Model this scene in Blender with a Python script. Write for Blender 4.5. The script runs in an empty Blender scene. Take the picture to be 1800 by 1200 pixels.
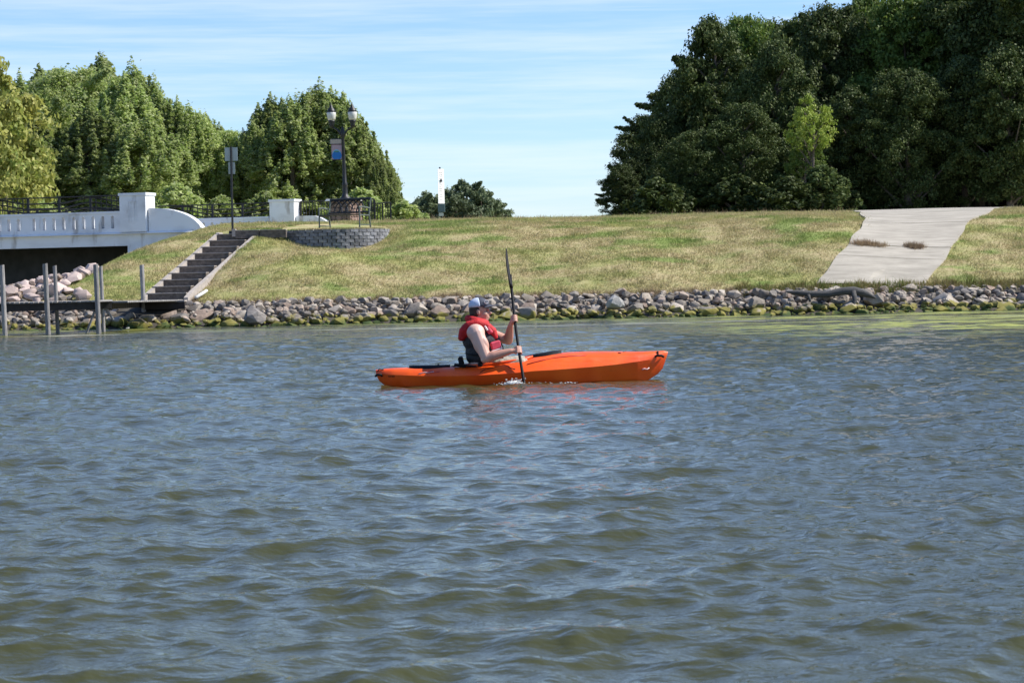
import bpy, bmesh, math, random
import numpy as np
from mathutils import Vector, Matrix, noise as mnoise

R = math.radians
rng = np.random.default_rng(7)
random.seed(7)
sc = bpy.context.scene
COL = sc.collection

# ------------------------------------------------------------------ camera
FPX, HX, HY = 4000.0, 900.0, 600.0
PITCH = math.atan(115 / FPX); ROLL = 0.021; CH = 1.15
cf = Vector((0, math.cos(PITCH), -math.sin(PITCH)))
r0 = Vector((1, 0, 0)); u0 = r0.cross(cf)
cr = r0 * math.cos(ROLL) - u0 * math.sin(ROLL)
cu = u0 * math.cos(ROLL) + r0 * math.sin(ROLL)
cam_d = bpy.data.cameras.new('camera'); cam = bpy.data.objects.new('camera', cam_d); COL.objects.link(cam)
m = Matrix.Identity(4)
for i in range(3):
    m[i][0] = cr[i]; m[i][1] = cu[i]; m[i][2] = -cf[i]
m[0][3], m[1][3], m[2][3] = 0, 0, CH
cam.matrix_world = m
cam_d.sensor_width = 36; cam_d.lens = FPX / 1800 * 36
cam_d.dof.use_dof = True; cam_d.dof.focus_distance = 25; cam_d.dof.aperture_fstop = 11
cam_d.clip_start = 0.5; cam_d.clip_end = 4000
sc.camera = cam

def P(px, py, D):
    """world point at depth D (metres along +Y) seen at photo pixel px, py"""
    d = cf + cr * ((px - HX) / FPX) + cu * ((HY - py) / FPX)
    t = D / d.y
    return Vector((d.x * t, D, CH + d.z * t))

# ------------------------------------------------------------------ light
SUN_EL, SUN_AZ = R(46), R(4)          # azimuth measured from +X towards +Y
sdir = Vector((math.cos(SUN_EL) * math.cos(SUN_AZ), math.cos(SUN_EL) * math.sin(SUN_AZ), math.sin(SUN_EL)))
sl = bpy.data.lights.new('sun', 'SUN'); sl.energy = 4.3; sl.angle = R(0.5); sl.color = (1, 0.955, 0.88)
so = bpy.data.objects.new('sun', sl); COL.objects.link(so)
so.rotation_euler = sdir.to_track_quat('Z', 'Y').to_euler(); so.location = (30, 10, 40)
world = bpy.data.worlds.new('World'); sc.world = world; world.use_nodes = True
nt = world.node_tree; nt.nodes.clear()
def N(nt, t, **kw):
    n = nt.nodes.new(t)
    for k, v in kw.items():
        if k.startswith('i_'):
            n.inputs[k[2:].replace('_', ' ')].default_value = v
        else:
            setattr(n, k, v)
    return n
wo = N(nt, 'ShaderNodeOutputWorld'); bg = N(nt, 'ShaderNodeBackground'); bg.inputs['Strength'].default_value = 0.10
sky = N(nt, 'ShaderNodeTexSky'); sky.sky_type = 'NISHITA'; sky.sun_disc = False
sky.sun_elevation = SUN_EL; sky.sun_rotation = math.pi / 2 - SUN_AZ
sky.altitude = 300; sky.air_density = 1.0; sky.dust_density = 0.25; sky.ozone_density = 2.5
tc = N(nt, 'ShaderNodeTexCoord')
def sky_noise(rot, scl, nscale, detail, lo, hi, rough=.55):
    mp = N(nt, 'ShaderNodeMapping'); mp.inputs['Rotation'].default_value = rot; mp.inputs['Scale'].default_value = scl
    nz = N(nt, 'ShaderNodeTexNoise'); nz.inputs['Scale'].default_value = nscale; nz.inputs['Detail'].default_value = detail
    nz.inputs['Roughness'].default_value = rough
    rp = N(nt, 'ShaderNodeMapRange', interpolation_type='SMOOTHSTEP'); rp.inputs['From Min'].default_value = lo; rp.inputs['From Max'].default_value = hi
    nt.links.new(tc.outputs['Generated'], mp.inputs['Vector']); nt.links.new(mp.outputs[0], nz.inputs['Vector'])
    nt.links.new(nz.outputs['Fac'], rp.inputs['Value'])
    return rp
c1 = sky_noise((0, R(1.2), 0), (5, 1.5, 95), 1.0, 5, .36, .70, .62)
c2 = sky_noise((0, R(3.5), R(10)), (7, 2, 210), 1.0, 3, .55, .72)
mx = N(nt, 'ShaderNodeMath', operation='MAXIMUM'); nt.links.new(c1.outputs[0], mx.inputs[0])
c2s = N(nt, 'ShaderNodeMath', operation='MULTIPLY'); c2s.inputs[1].default_value = .55
nt.links.new(c2.outputs[0], c2s.inputs[0]); nt.links.new(c2s.outputs[0], mx.inputs[1])
ms = N(nt, 'ShaderNodeMath', operation='MULTIPLY'); ms.inputs[1].default_value = .38
sz = N(nt, 'ShaderNodeSeparateXYZ'); nt.links.new(tc.outputs['Generated'], sz.inputs[0])
fd = N(nt, 'ShaderNodeMapRange', interpolation_type='SMOOTHSTEP'); fd.inputs['From Min'].default_value = .08; fd.inputs['From Max'].default_value = .40; fd.inputs['To Min'].default_value = 1; fd.inputs['To Max'].default_value = .06
nt.links.new(sz.outputs['Z'], fd.inputs['Value'])
mf = N(nt, 'ShaderNodeMath', operation='MULTIPLY'); nt.links.new(mx.outputs[0], mf.inputs[0]); nt.links.new(fd.outputs[0], mf.inputs[1])
nt.links.new(mf.outputs[0], ms.inputs[0])
tint = N(nt, 'ShaderNodeMix', data_type='RGBA', blend_type='MULTIPLY'); tint.inputs['Factor'].default_value = 1
tint.inputs[7].default_value = (0.72, 0.84, 1.05, 1)
nt.links.new(sky.outputs[0], tint.inputs[6])
cm = N(nt, 'ShaderNodeMix', data_type='RGBA'); cm.inputs[7].default_value = (5.9, 6.3, 7.1, 1)
nt.links.new(ms.outputs[0], cm.inputs['Factor']); nt.links.new(tint.outputs[2], cm.inputs[6])
nt.links.new(cm.outputs[2], bg.inputs['Color']); nt.links.new(bg.outputs[0], wo.inputs['Surface'])
sc.view_settings.view_transform = 'Standard'; sc.view_settings.look = 'None'
sc.view_settings.gamma = 1; sc.view_settings.exposure = 0.78; sc.view_settings.use_curve_mapping = False
sc.cycles.max_bounces = 6; sc.cycles.transparent_max_bounces = 8
sc.cycles.use_denoising = True

# ------------------------------------------------------------------ materials
def new_mat(name):
    mt = bpy.data.materials.new(name); mt.use_nodes = True
    return mt, mt.node_tree, mt.node_tree.nodes['Principled BSDF']
def lk(nt, a, b): nt.links.new(a, b)
def mat(name, col, rough=.7, var=.25, scale=6, bump=.0, metal=0, col2=None, spec=.5, bscale=None, stretch=(1, 1, 1), coords='Object', rand=0):
    mt, nt, b = new_mat(name)
    b.inputs['Roughness'].default_value = rough; b.inputs['Metallic'].default_value = metal
    b.inputs['Specular IOR Level'].default_value = spec
    tcn = N(nt, 'ShaderNodeTexCoord'); mp = N(nt, 'ShaderNodeMapping'); mp.inputs['Scale'].default_value = stretch
    lk(nt, tcn.outputs[coords], mp.inputs[0])
    nz = N(nt, 'ShaderNodeTexNoise'); nz.inputs['Scale'].default_value = scale; nz.inputs['Detail'].default_value = 5
    lk(nt, mp.outputs[0], nz.inputs['Vector'])
    mr = N(nt, 'ShaderNodeMapRange'); mr.inputs['From Min'].default_value = .3; mr.inputs['From Max'].default_value = .7
    lk(nt, nz.outputs['Fac'], mr.inputs['Value'])
    mxn = N(nt, 'ShaderNodeMix', data_type='RGBA')
    c = list(col) + [1]
    c2 = list(col2) + [1] if col2 else [x * (1 - var) for x in col] + [1]
    mxn.inputs[6].default_value = c; mxn.inputs[7].default_value = c2
    lk(nt, mr.outputs[0], mxn.inputs['Factor'])
    out = mxn.outputs[2]
    if rand:
        oi = N(nt, 'ShaderNodeObjectInfo'); r2 = N(nt, 'ShaderNodeMapRange')
        r2.inputs['To Min'].default_value = 1 - rand; r2.inputs['To Max'].default_value = 1 + rand
        lk(nt, oi.outputs['Random'], r2.inputs['Value'])
        vm = N(nt, 'ShaderNodeVectorMath', operation='SCALE'); lk(nt, out, vm.inputs[0]); lk(nt, r2.outputs[0], vm.inputs['Scale']); out = vm.outputs[0]
    lk(nt, out, b.inputs['Base Color'])
    if bump:
        bp = N(nt, 'ShaderNodeBump'); bp.inputs['Strength'].default_value = bump; bp.inputs['Distance'].default_value = .02
        n2 = N(nt, 'ShaderNodeTexNoise'); n2.inputs['Scale'].default_value = bscale or scale * 4; n2.inputs['Detail'].default_value = 4
        lk(nt, mp.outputs[0], n2.inputs['Vector']); lk(nt, n2.outputs['Fac'], bp.inputs['Height']); lk(nt, bp.outputs[0], b.inputs['Normal'])
    return mt

def grass_colour(nt, boost=1.0):
    """dry tan / green patches from world position, used by soil sheet and blades"""
    g = N(nt, 'ShaderNodeNewGeometry')
    def nz(scale, st, lo, hi, det=4):
        mp = N(nt, 'ShaderNodeMapping'); mp.inputs['Scale'].default_value = st; lk(nt, g.outputs['Position'], mp.inputs[0])
        n = N(nt, 'ShaderNodeTexNoise'); n.inputs['Scale'].default_value = scale; n.inputs['Detail'].default_value = det; lk(nt, mp.outputs[0], n.inputs['Vector'])
        r = N(nt, 'ShaderNodeMapRange', interpolation_type='SMOOTHSTEP'); r.inputs['From Min'].default_value = lo; r.inputs['From Max'].default_value = hi
        lk(nt, n.outputs['Fac'], r.inputs['Value']); return r.outputs[0]
    a = nz(.42, (1, 1.6, 1.6), .44, .66); b = nz(3.2, (1, 1.3, 1.3), .38, .64, 6); c = nz(.9, (.6, 1.4, 1.4), .50, .64, 6); d = nz(14, (1, 1, 1), .3, .7, 3)
    def mix(f, x, y):
        mn = N(nt, 'ShaderNodeMix', data_type='RGBA'); lk(nt, f, mn.inputs['Factor'])
        for s, v in ((6, x), (7, y)):
            if isinstance(v, tuple): mn.inputs[s].default_value = tuple(k * boost for k in v) + (1,)
            else: lk(nt, v, mn.inputs[s])
        return mn.outputs[2]
    dry = mix(d, (.48, .405, .225), (.34, .275, .14))
    olive = mix(b, (.38, .36, .145), (.245, .28, .08))
    x = mix(a, dry, olive)
    m1 = N(nt, 'ShaderNodeMath', operation='MULTIPLY'); lk(nt, b, m1.inputs[0]); m1.inputs[1].default_value = .55
    x = mix(m1.outputs[0], x, (.31, .295, .12))
    m2 = N(nt, 'ShaderNodeMath', operation='MULTIPLY'); lk(nt, c, m2.inputs[0]); m2.inputs[1].default_value = .75
    x = mix(m2.outputs[0], x, (.17, .245, .055))
    # bare, brown strip just above the stones
    sp = N(nt, 'ShaderNodeSeparateXYZ'); lk(nt, g.outputs['Position'], sp.inputs[0])
    r = N(nt, 'ShaderNodeMapRange'); r.inputs['From Min'].default_value = .80; r.inputs['From Max'].default_value = .5; lk(nt, sp.outputs['Z'], r.inputs['Value'])
    m3 = N(nt, 'ShaderNodeMath', operation='MULTIPLY'); lk(nt, r.outputs[0], m3.inputs[0]); lk(nt, d, m3.inputs[1])
    return mix(m3.outputs[0], x, (.20, .125, .065))
def grass_mat(name, boost, rough=.9, trans=False):
    mt, nt, b = new_mat(name); c = grass_colour(nt, boost); lk(nt, c, b.inputs['Base Color'])
    b.inputs['Roughness'].default_value = rough; b.inputs['Specular IOR Level'].default_value = .15
    if trans:
        tr = N(nt, 'ShaderNodeBsdfTranslucent'); lk(nt, c, tr.inputs['Color']); ms = N(nt, 'ShaderNodeMixShader'); ms.inputs[0].default_value = .3
        lk(nt, b.outputs[0], ms.inputs[1]); lk(nt, tr.outputs[0], ms.inputs[2]); lk(nt, ms.outputs[0], nt.nodes['Material Output'].inputs[0])
    return mt
M = {}
M['ground'] = grass_mat('lawn soil', .95); M['blade'] = grass_mat('grass blades', 1.1, .7, True)

def leaf_mat(name, c1, c2, c3, trans=.25):
    mt, nt, b = new_mat(name)
    g = N(nt, 'ShaderNodeNewGeometry'); tcn = N(nt, 'ShaderNodeTexCoord'); oi = N(nt, 'ShaderNodeObjectInfo')
    nz = N(nt, 'ShaderNodeTexNoise'); nz.inputs['Scale'].default_value = .9; nz.inputs['Detail'].default_value = 3; lk(nt, tcn.outputs['Object'], nz.inputs['Vector'])
    r = N(nt, 'ShaderNodeMapRange'); r.inputs['From Min'].default_value = .38; r.inputs['From Max'].default_value = .62; lk(nt, nz.outputs['Fac'], r.inputs['Value'])
    m1 = N(nt, 'ShaderNodeMix', data_type='RGBA'); m1.inputs[6].default_value = c1 + (1,); m1.inputs[7].default_value = c2 + (1,); lk(nt, r.outputs[0], m1.inputs['Factor'])
    pw = N(nt, 'ShaderNodeMath', operation='POWER'); pw.inputs[1].default_value = 2.5; lk(nt, g.outputs['Random Per Island'], pw.inputs[0])
    m2 = N(nt, 'ShaderNodeMix', data_type='RGBA'); lk(nt, pw.outputs[0], m2.inputs['Factor']); lk(nt, m1.outputs[2], m2.inputs[6]); m2.inputs[7].default_value = c3 + (1,)
    hs = N(nt, 'ShaderNodeHueSaturation'); r3 = N(nt, 'ShaderNodeMapRange'); r3.inputs['To Min'].default_value = .75; r3.inputs['To Max'].default_value = 1.25
    lk(nt, oi.outputs['Random'], r3.inputs['Value']); lk(nt, r3.outputs[0], hs.inputs['Value']); lk(nt, m2.outputs[2], hs.inputs['Color'])
    lk(nt, hs.outputs[0], b.inputs['Base Color']); b.inputs['Roughness'].default_value = .6; b.inputs['Specular IOR Level'].default_value = .22 if c1[1] < .07 else .3
    tr = N(nt, 'ShaderNodeBsdfTranslucent'); lk(nt, hs.outputs[0], tr.inputs['Color'])
    ms = N(nt, 'ShaderNodeMixShader'); ms.inputs[0].default_value = trans
    lk(nt, b.outputs[0], ms.inputs[1]); lk(nt, tr.outputs[0], ms.inputs[2]); lk(nt, ms.outputs[0], nt.nodes['Material Output'].inputs[0])
    return mt
M['poplar'] = leaf_mat('poplar leaves', (.22, .31, .065), (.33, .40, .11), (.52, .55, .30), .55)
M['yellow'] = leaf_mat('yellowing leaves', (.19, .25, .05), (.33, .33, .075), (.46, .44, .15), .45)
M['dark'] = leaf_mat('shaded oak leaves', (.030, .053, .010), (.050, .080, .016), (.15, .18, .06), .22)  # leaf colour kept low to carry the shade of the backlit wood
M['darkgreen'] = leaf_mat('dark sunlit leaves', (.065, .12, .018), (.095, .155, .025), (.18, .23, .05), .35)  # lighter green copy, sunlight on the crowns put into the colour
M['lime'] = leaf_mat('lime leaves', (.20, .30, .035), (.28, .36, .05), (.36, .40, .10), .4)
M['farleaf'] = leaf_mat('far leaves', (.10, .14, .06), (.13, .17, .075), (.18, .21, .11), .25)
M['weed'] = leaf_mat('weed leaves', (.12, .17, .035), (.20, .19, .06), (.28, .19, .09), .3)
M['drygrass'] = leaf_mat('red dry grass', (.24, .17, .10), (.30, .20, .13), (.38, .30, .16), .2)
M['bark'] = mat('bark', (.16, .13, .10), .9, .5, 8, .6, stretch=(1, 1, .25))
M['white'] = mat('white painted concrete', (.78, .79, .80), .6, .10, 3, .15)
M['whitewall'] = None
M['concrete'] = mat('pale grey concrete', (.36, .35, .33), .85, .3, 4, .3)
M['darkconc'] = mat('dark concrete', (.10, .095, .09), .9, .4, 3, .3)
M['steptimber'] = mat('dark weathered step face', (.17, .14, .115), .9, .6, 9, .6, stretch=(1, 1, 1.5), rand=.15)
M['tread'] = mat('pale sunlit tread', (.42, .37, .32), .85, .3, 10, .3, rand=.1)  # pale colour stands in for sunlight on the top edges
M['metal'] = mat('black painted metal', (.012, .013, .014), .5, .3, 8)
M['benchmetal'] = mat('greenish grey bench metal', (.13, .15, .12), .5, .4, 8)
M['post'] = mat('grey weathered timber', (.33, .31, .29), .85, .45, 12, .5, stretch=(3, 3, .4), rand=.15)
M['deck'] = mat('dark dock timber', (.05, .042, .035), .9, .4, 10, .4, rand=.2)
M['block'] = mat('charcoal wall block', (.26, .26, .27), .95, .45, 14, 1.0, rand=.28)
M['cap'] = mat('pale stone cap', (.72, .70, .68), .7, .1, 4)
M['globe'] = mat('frosted lamp glass', (.62, .61, .55), .3, .15, 9)
M['stonered'] = mat('red brown clad stone', (.30, .20, .16), .85, .5, 9, .6, rand=.35)
M['signback'] = mat('weathered aluminium sign back', (.42, .47, .43), .5, .15, 5)
M['signwhite'] = mat('white sign face', (.86, .86, .86), .5, .04, 5)
M['teal'] = mat('teal sign box', (.07, .12, .13), .5, .2, 5)
M['barkdark'] = mat('dark bark', (.07, .055, .045), .9, .5, 8, .6, stretch=(1, 1, .25))
M['bark2'] = mat('grey driftwood', (.10, .095, .09), .9, .5, 7, .8, stretch=(.3, 3, 3))
M['pvc'] = mat('white pipe', (.65, .64, .60), .5, .15, 8)

# ------------------------------------------------------------------ mesh helpers
def np_mesh(name, V, F, smooth=False):
    V = np.asarray(V, np.float32); F = np.asarray(F, np.int32)
    me = bpy.data.meshes.new(name); k = F.shape[1]
    me.vertices.add(len(V)); me.vertices.foreach_set('co', V.ravel())
    me.loops.add(F.size); me.loops.foreach_set('vertex_index', F.ravel())
    me.polygons.add(len(F)); me.polygons.foreach_set('loop_start', np.arange(0, F.size, k, dtype=np.int32))
    me.polygons.foreach_set('loop_total', np.full(len(F), k, np.int32))
    if smooth: me.polygons.foreach_set('use_smooth', np.ones(len(F), bool))
    me.update(calc_edges=True); me.validate(); return me
class MB:
    """collects shapes into one mesh"""
    def __init__(s): s.v = []; s.f = []
    def add(s, V, F):
        o = len(s.v); s.v += [tuple(p) for p in V]; s.f += [tuple(i + o for i in f) for f in F]; return s
    def box(s, c, size, rot=None, taper=1.0):
        hx, hy, hz = [q / 2 for q in size]; V = []
        for z in (-1, 1):
            k = taper if z > 0 else 1
            for x, y in ((-1, -1), (1, -1), (1, 1), (-1, 1)):
                p = Vector((x * hx * k, y * hy * k, z * hz))
                if rot: p = rot @ p
                V.append(p + Vector(c))
        return s.add(V, [(3, 2, 1, 0), (4, 5, 6, 7), (0, 1, 5, 4), (1, 2, 6, 5), (2, 3, 7, 6), (3, 0, 4, 7)])
    def tube(s, pts, rad, n=8, caps=True, ell=1.0, up=None, rnd=False):
        pts = [Vector(p) for p in pts]
        if not hasattr(rad, '__len__'): rad = [rad] * len(pts)
        rad = list(rad)
        if rnd:
            a, b = pts[0], pts[-1]; da = (pts[0] - pts[1]).normalized(); db = (pts[-1] - pts[-2]).normalized(); ra, rb = rad[0], rad[-1]
            pts = [a + da * ra * q for q in (.97, .8, .45)] + pts + [b + db * rb * q for q in (.45, .8, .97)]
            rad = [ra * q for q in (.24, .6, .89)] + rad + [rb * q for q in (.89, .6, .24)]
        V = []; prev = up and Vector(up)
        for i, p in enumerate(pts):
            t = (pts[min(i + 1, len(pts) - 1)] - pts[max(i - 1, 0)]).normalized()
            if prev is None: prev = Vector((0, 0, 1)) if abs(t.z) < .9 else Vector((1, 0, 0))
            a = (prev - t * prev.dot(t)); a = a.normalized() if a.length > 1e-6 else t.orthogonal().normalized()
            b = t.cross(a); prev = a
            for k in range(n):
                th = 2 * math.pi * k / n; V.append(p + (a * math.cos(th) * ell + b * math.sin(th)) * rad[i])
        F = [(i * n + k, i * n + (k + 1) % n, (i + 1) * n + (k + 1) % n, (i + 1) * n + k) for i in range(len(pts) - 1) for k in range(n)]
        if caps: F += [tuple(range(n - 1, -1, -1)), tuple((len(pts) - 1) * n + k for k in range(n))]
        return s.add(V, F)
    def ell(s, c, r, rot=None, nu=14, nv=9):
        V = []; F = []
        for i in range(nv + 1):
            ph = math.pi * i / nv
            for k in range(nu):
                th = 2 * math.pi * k / nu
                if i in (0, nv) and k: continue
                p = Vector((r[0] * math.sin(ph) * math.cos(th), r[1] * math.sin(ph) * math.sin(th), r[2] * math.cos(ph)))
                if rot: p = rot @ p
                V.append(p + Vector(c))
        idx = lambda i, k: 0 if i == 0 else (1 + (nv - 1) * nu if i == nv else 1 + (i - 1) * nu + k % nu)
        for i in range(nv):
            for k in range(nu):
                q = [idx(i, k), idx(i + 1, k), idx(i + 1, k + 1), idx(i, k + 1)]
                q2 = [a for j, a in enumerate(q) if a not in q[:j]]; F.append(tuple(q2))
        return s.add(V, F)
    def lathe(s, c, prof, n=12, axis=None):
        V = []; c = Vector(c)
        for r, z in prof:
            for k in range(n):
                th = 2 * math.pi * k / n; V.append(c + Vector((r * math.cos(th), r * math.sin(th), z)))
        F = [(i * n + k, i * n + (k + 1) % n, (i + 1) * n + (k + 1) % n, (i + 1) * n + k) for i in range(len(prof) - 1) for k in range(n)]
        F += [tuple(range(n - 1, -1, -1)), tuple((len(prof) - 1) * n + k for k in range(n))]
        return s.add(V, F)
    def prism(s, poly, frame, d0, d1):
        """poly of (a, c) extruded along b from d0 to d1, frame(a,b,c) -> point"""
        n = len(poly); V = [frame(a, d0, c) for a, c in poly] + [frame(a, d1, c) for a, c in poly]
        F = [tuple(range(n)), tuple(range(2 * n - 1, n - 1, -1))] + [(i, i + n, (i + 1) % n + n, (i + 1) % n) for i in range(n)]
        return s.add(V, F)
    def mesh(s, name, smooth=False, bevel=0):
        bm = bmesh.new(); vs = [bm.verts.new(v) for v in s.v]
        for f in s.f:
            try: bm.faces.new([vs[i] for i in f])
            except ValueError: pass
        bmesh.ops.recalc_face_normals(bm, faces=bm.faces)
        if bevel: bmesh.ops.bevel(bm, geom=list(bm.edges), offset=bevel, segments=1, affect='EDGES')
        if smooth:
            for f in bm.faces: f.smooth = True
        me = bpy.data.meshes.new(name); bm.to_mesh(me); bm.free(); return me
def link(name, me, mt=None, parent=None, loc=None):
    o = bpy.data.objects.new(name, me); COL.objects.link(o)
    if mt and me and not me.materials: me.materials.append(mt)
    if parent: o.parent = parent
    if loc is not None: o.location = loc
    return o
def obj(name, mb, mt, parent=None, smooth=False, bevel=0):
    return link(name, mb.mesh(name, smooth, bevel), mt, parent)
def tag(o, label=None, cat=None, group=None, kind=None):
    if label: o['label'] = label
    if cat: o['category'] = cat
    if group: o['group'] = group
    if kind: o['kind'] = kind
    return o
def thing(name, label, cat, loc=(0, 0, 0), group=None):
    o = bpy.data.objects.new(name, None); COL.objects.link(o); o.location = loc; o.empty_display_size = .2
    # parts are built in world space and hung under the empty with an inverse offset
    return tag(o, label, cat, group)
def hang(o, parent):
    o.parent = parent; o.location = Vector(o.location) - Vector(parent.location); return o
def pobj(name, mb, mt, parent, smooth=False, bevel=0, sub=False):
    """part built in world coordinates; shifted so that its parent's base is the origin"""
    base = parent.parent.location if sub else parent.location
    mb.v = [tuple(Vector(v) - Vector(base)) for v in mb.v]
    o = link(name, mb.mesh(name, smooth, bevel), mt, parent); return o

# ------------------------------------------------------------------ terrain
def smin(a, b, k):
    h = np.clip(.5 + .5 * (b - a) / k, 0, 1); return b + (a - b) * h - k * h * (1 - h)
UU = [-14, -3, -.6, 0, 2.4, 4.4, 6.4, 8, 10.5, 13.4, 17, 60, 600]
ZZ = [-2.5, -1.2, -.35, -.12, .70, 1.47, 2.08, 2.50, 2.83, 2.95, 2.96, 2.75, 1.5]
def shore(X): return 58.5 + .25 * np.sin(X * .45 + 1) + .12 * np.sin(X * 1.3)
def H(X, Y):
    X = np.asarray(X, float); Y = np.asarray(Y, float); u = Y - shore(X)
    z = (np.interp(u - .35, UU, ZZ) + np.interp(u, UU, ZZ) * 2 + np.interp(u + .35, UU, ZZ)) / 4
    z = z + np.where(u > 3, .05 * np.sin(X * .8 + Y * .3) * np.exp(-np.clip(u - 9, 0, 99) / 3), 0)
    Xp = X * 72 / np.clip(Y, 60, 90)
    cap = np.interp(Xp, [-60, -32, -24, -20, -17, -15, -14, -13.3, -12.2, -11, -10, -9.2, -8.5, 0], [-2, -1.6, -.6, .2, .68, .98, 1.2, 1.45, 1.95, 2.38, 2.66, 2.98, 3.7, 9])
    back = np.interp(Y, [96, 104], [0, 6]); front = np.interp(Y, [60, 62], [3, 0])
    z = smin(z, cap + back + front, .25)
    # hollow in front of the round block wall, and the cut the stairs lie in
    z = z - .33 * np.exp(-((X - WCX) / 1.75) ** 4) * np.exp(-((Y - 65.9) / 1.25) ** 4)
    sx = np.interp(Y, STY, STX); inn = (np.abs(X - sx) < .60) & (Y > 60.3) & (Y < 66.9)
    return np.where(inn, np.minimum(z, np.interp(Y, STY, STZ) - .30), z)
WCX = P(590, 400, 67.3).x
_a = [P((258 + 327) / 2, 526, 60.7), P((383 + 444) / 2, 416, 66.2)]
STY = [60.7, 66.2]; STX = [q.x for q in _a]; STZ = [q.z for q in _a]
def HZ(x, y): return float(H(x, y))
xs = np.concatenate([np.linspace(-150, -32, 30), np.arange(-31, 27, .22), np.linspace(28, 160, 30)])
ys = np.concatenate([np.linspace(45, 56, 8), np.arange(56.4, 78, .2), np.linspace(78.6, 110, 50), np.linspace(114, 700, 30)])
GX, GY = np.meshgrid(xs, ys); GZ = H(GX, GY)
bump = np.array([mnoise.noise(Vector((x * 1.3, y * 1.3, 0))) for x, y in zip(GX.ravel()[::1], GY.ravel()[::1])]).reshape(GX.shape)
GZ = GZ + bump * .035
nx, ny = len(xs), len(ys)
idx = np.arange(nx * ny).reshape(ny, nx)
Fq = np.stack([idx[:-1, :-1], idx[:-1, 1:], idx[1:, 1:], idx[1:, :-1]], -1).reshape(-1, 4)
tag(link('ground', np_mesh('ground', np.stack([GX, GY, GZ], -1).reshape(-1, 3), Fq, True), M['ground']), kind='structure')

# river bed far below, so that the water stands over ground everywhere
bed = MB(); bed.add([(-400, -60, -2.6), (400, -60, -2.6), (400, 700, -2.6), (-400, 700, -2.6)], [(0, 1, 2, 3)])
tag(obj('river_bed', bed, M['darkconc']), kind='structure')

# ------------------------------------------------------------------ water
def build_water():
    # rows get wider apart with distance, columns follow the width of the view plus a wide margin
    y = [2.5]; 
    while y[-1] < 62: y.append(y[-1] + .013 + .0036 * max(0, y[-1] - 5))
    y = np.array(y); ncol = 1000
    t = np.linspace(-1, 1, ncol); t = np.sign(t) * (np.abs(t) * .82 + .18 * np.abs(t) ** 4)
    Y = np.repeat(y[:, None], ncol, 1); half = 3.0 + .30 * y
    X = t[None, :] * half[:, None]
    dY = np.gradient(y)[:, None]; dX = (half * 2 / ncol)[:, None]
    Z = np.zeros_like(X); r = np.random.default_rng(3)
    wind = R(-78)                       # waves travel mostly towards the camera, slightly to the right
    nw = 110
    lam = np.exp(np.linspace(math.log(.11), math.log(2.3), nw)) * r.uniform(.93, 1.07, nw)
    PX = X.copy(); PY = Y.copy()
    for L in lam:
        th = wind + r.normal(0, .85 if L < .6 else .55)
        k = 2 * math.pi / L; kx, ky = k * math.cos(th), k * math.sin(th)
        steep = .038 * (1.0 if L < .5 else (.5 / L) ** 1.05) * (.75 if L < .18 else 1)
        A = steep / k * r.uniform(.6, 1.4)
        ph = r.uniform(0, 6.28)
        # slow patchiness
        patch = .75 + .55 * np.sin(X * r.uniform(.1, .5) + r.uniform(0, 6)) * np.sin(Y * r.uniform(.08, .35) + r.uniform(0, 6))
        res = np.clip((L - 2.2 * dY) / (1.3 * dY), 0, 1) if L < 99 else 1
        a = A * patch * res
        arg = kx * X + ky * Y + ph
        Z += a * (np.sin(arg) + .18 * np.sin(2 * arg + .6))
        PX += -a * .8 * (kx / k) * np.cos(arg) * -1; PY += a * .8 * (ky / k) * np.cos(arg)
    calm = np.interp(Y, [0, 40, 52, 62], [1, .9, .45, .3])
    Z *= calm
    # wake dip around the boat stays small
    V = np.stack([PX, PY, Z], -1).reshape(-1, 3)
    n = len(y); idx = np.arange(n * ncol).reshape(n, ncol)
    F = np.stack([idx[:-1, :-1], idx[:-1, 1:], idx[1:, 1:], idx[1:, :-1]], -1).reshape(-1, 4)
    me = np_mesh('water', V, F, True)
    return me
mt, nt, b = new_mat('river water')
g = N(nt, 'ShaderNodeNewGeometry'); sp = N(nt, 'ShaderNodeSeparateXYZ'); lk(nt, g.outputs['Position'], sp.inputs[0])
b.inputs['Roughness'].default_value = .06; b.inputs['IOR'].default_value = 1.333
def wn(scale, st, lo, hi, det=4, off=(0, 0, 0)):
    mp = N(nt, 'ShaderNodeMapping'); mp.inputs['Scale'].default_value = st; mp.inputs['Location'].default_value = off; lk(nt, g.outputs['Position'], mp.inputs[0])
    n = N(nt, 'ShaderNodeTexNoise'); n.inputs['Scale'].default_value = scale; n.inputs['Detail'].default_value = det; lk(nt, mp.outputs[0], n.inputs['Vector'])
    r = N(nt, 'ShaderNodeMapRange', interpolation_type='SMOOTHSTEP'); r.inputs['From Min'].default_value = lo; r.inputs['From Max'].default_value = hi
    lk(nt, n.outputs['Fac'], r.inputs['Value']); return r.outputs[0]
def mth(op, a, c):
    q = N(nt, 'ShaderNodeMath', operation=op)
    for i, v in enumerate((a, c)):
        if isinstance(v, (int, float)): q.inputs[i].default_value = v
        else: lk(nt, v, q.inputs[i])
    return q.outputs[0]
def ramp(v, a, b_, c0=0., c1=1.):
    r = N(nt, 'ShaderNodeMapRange', interpolation_type='SMOOTHSTEP'); r.inputs['From Min'].default_value = a; r.inputs['From Max'].default_value = b_
    r.inputs['To Min'].default_value = c0; r.inputs['To Max'].default_value = c1; lk(nt, v, r.inputs['Value']); return r.outputs[0]
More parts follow.
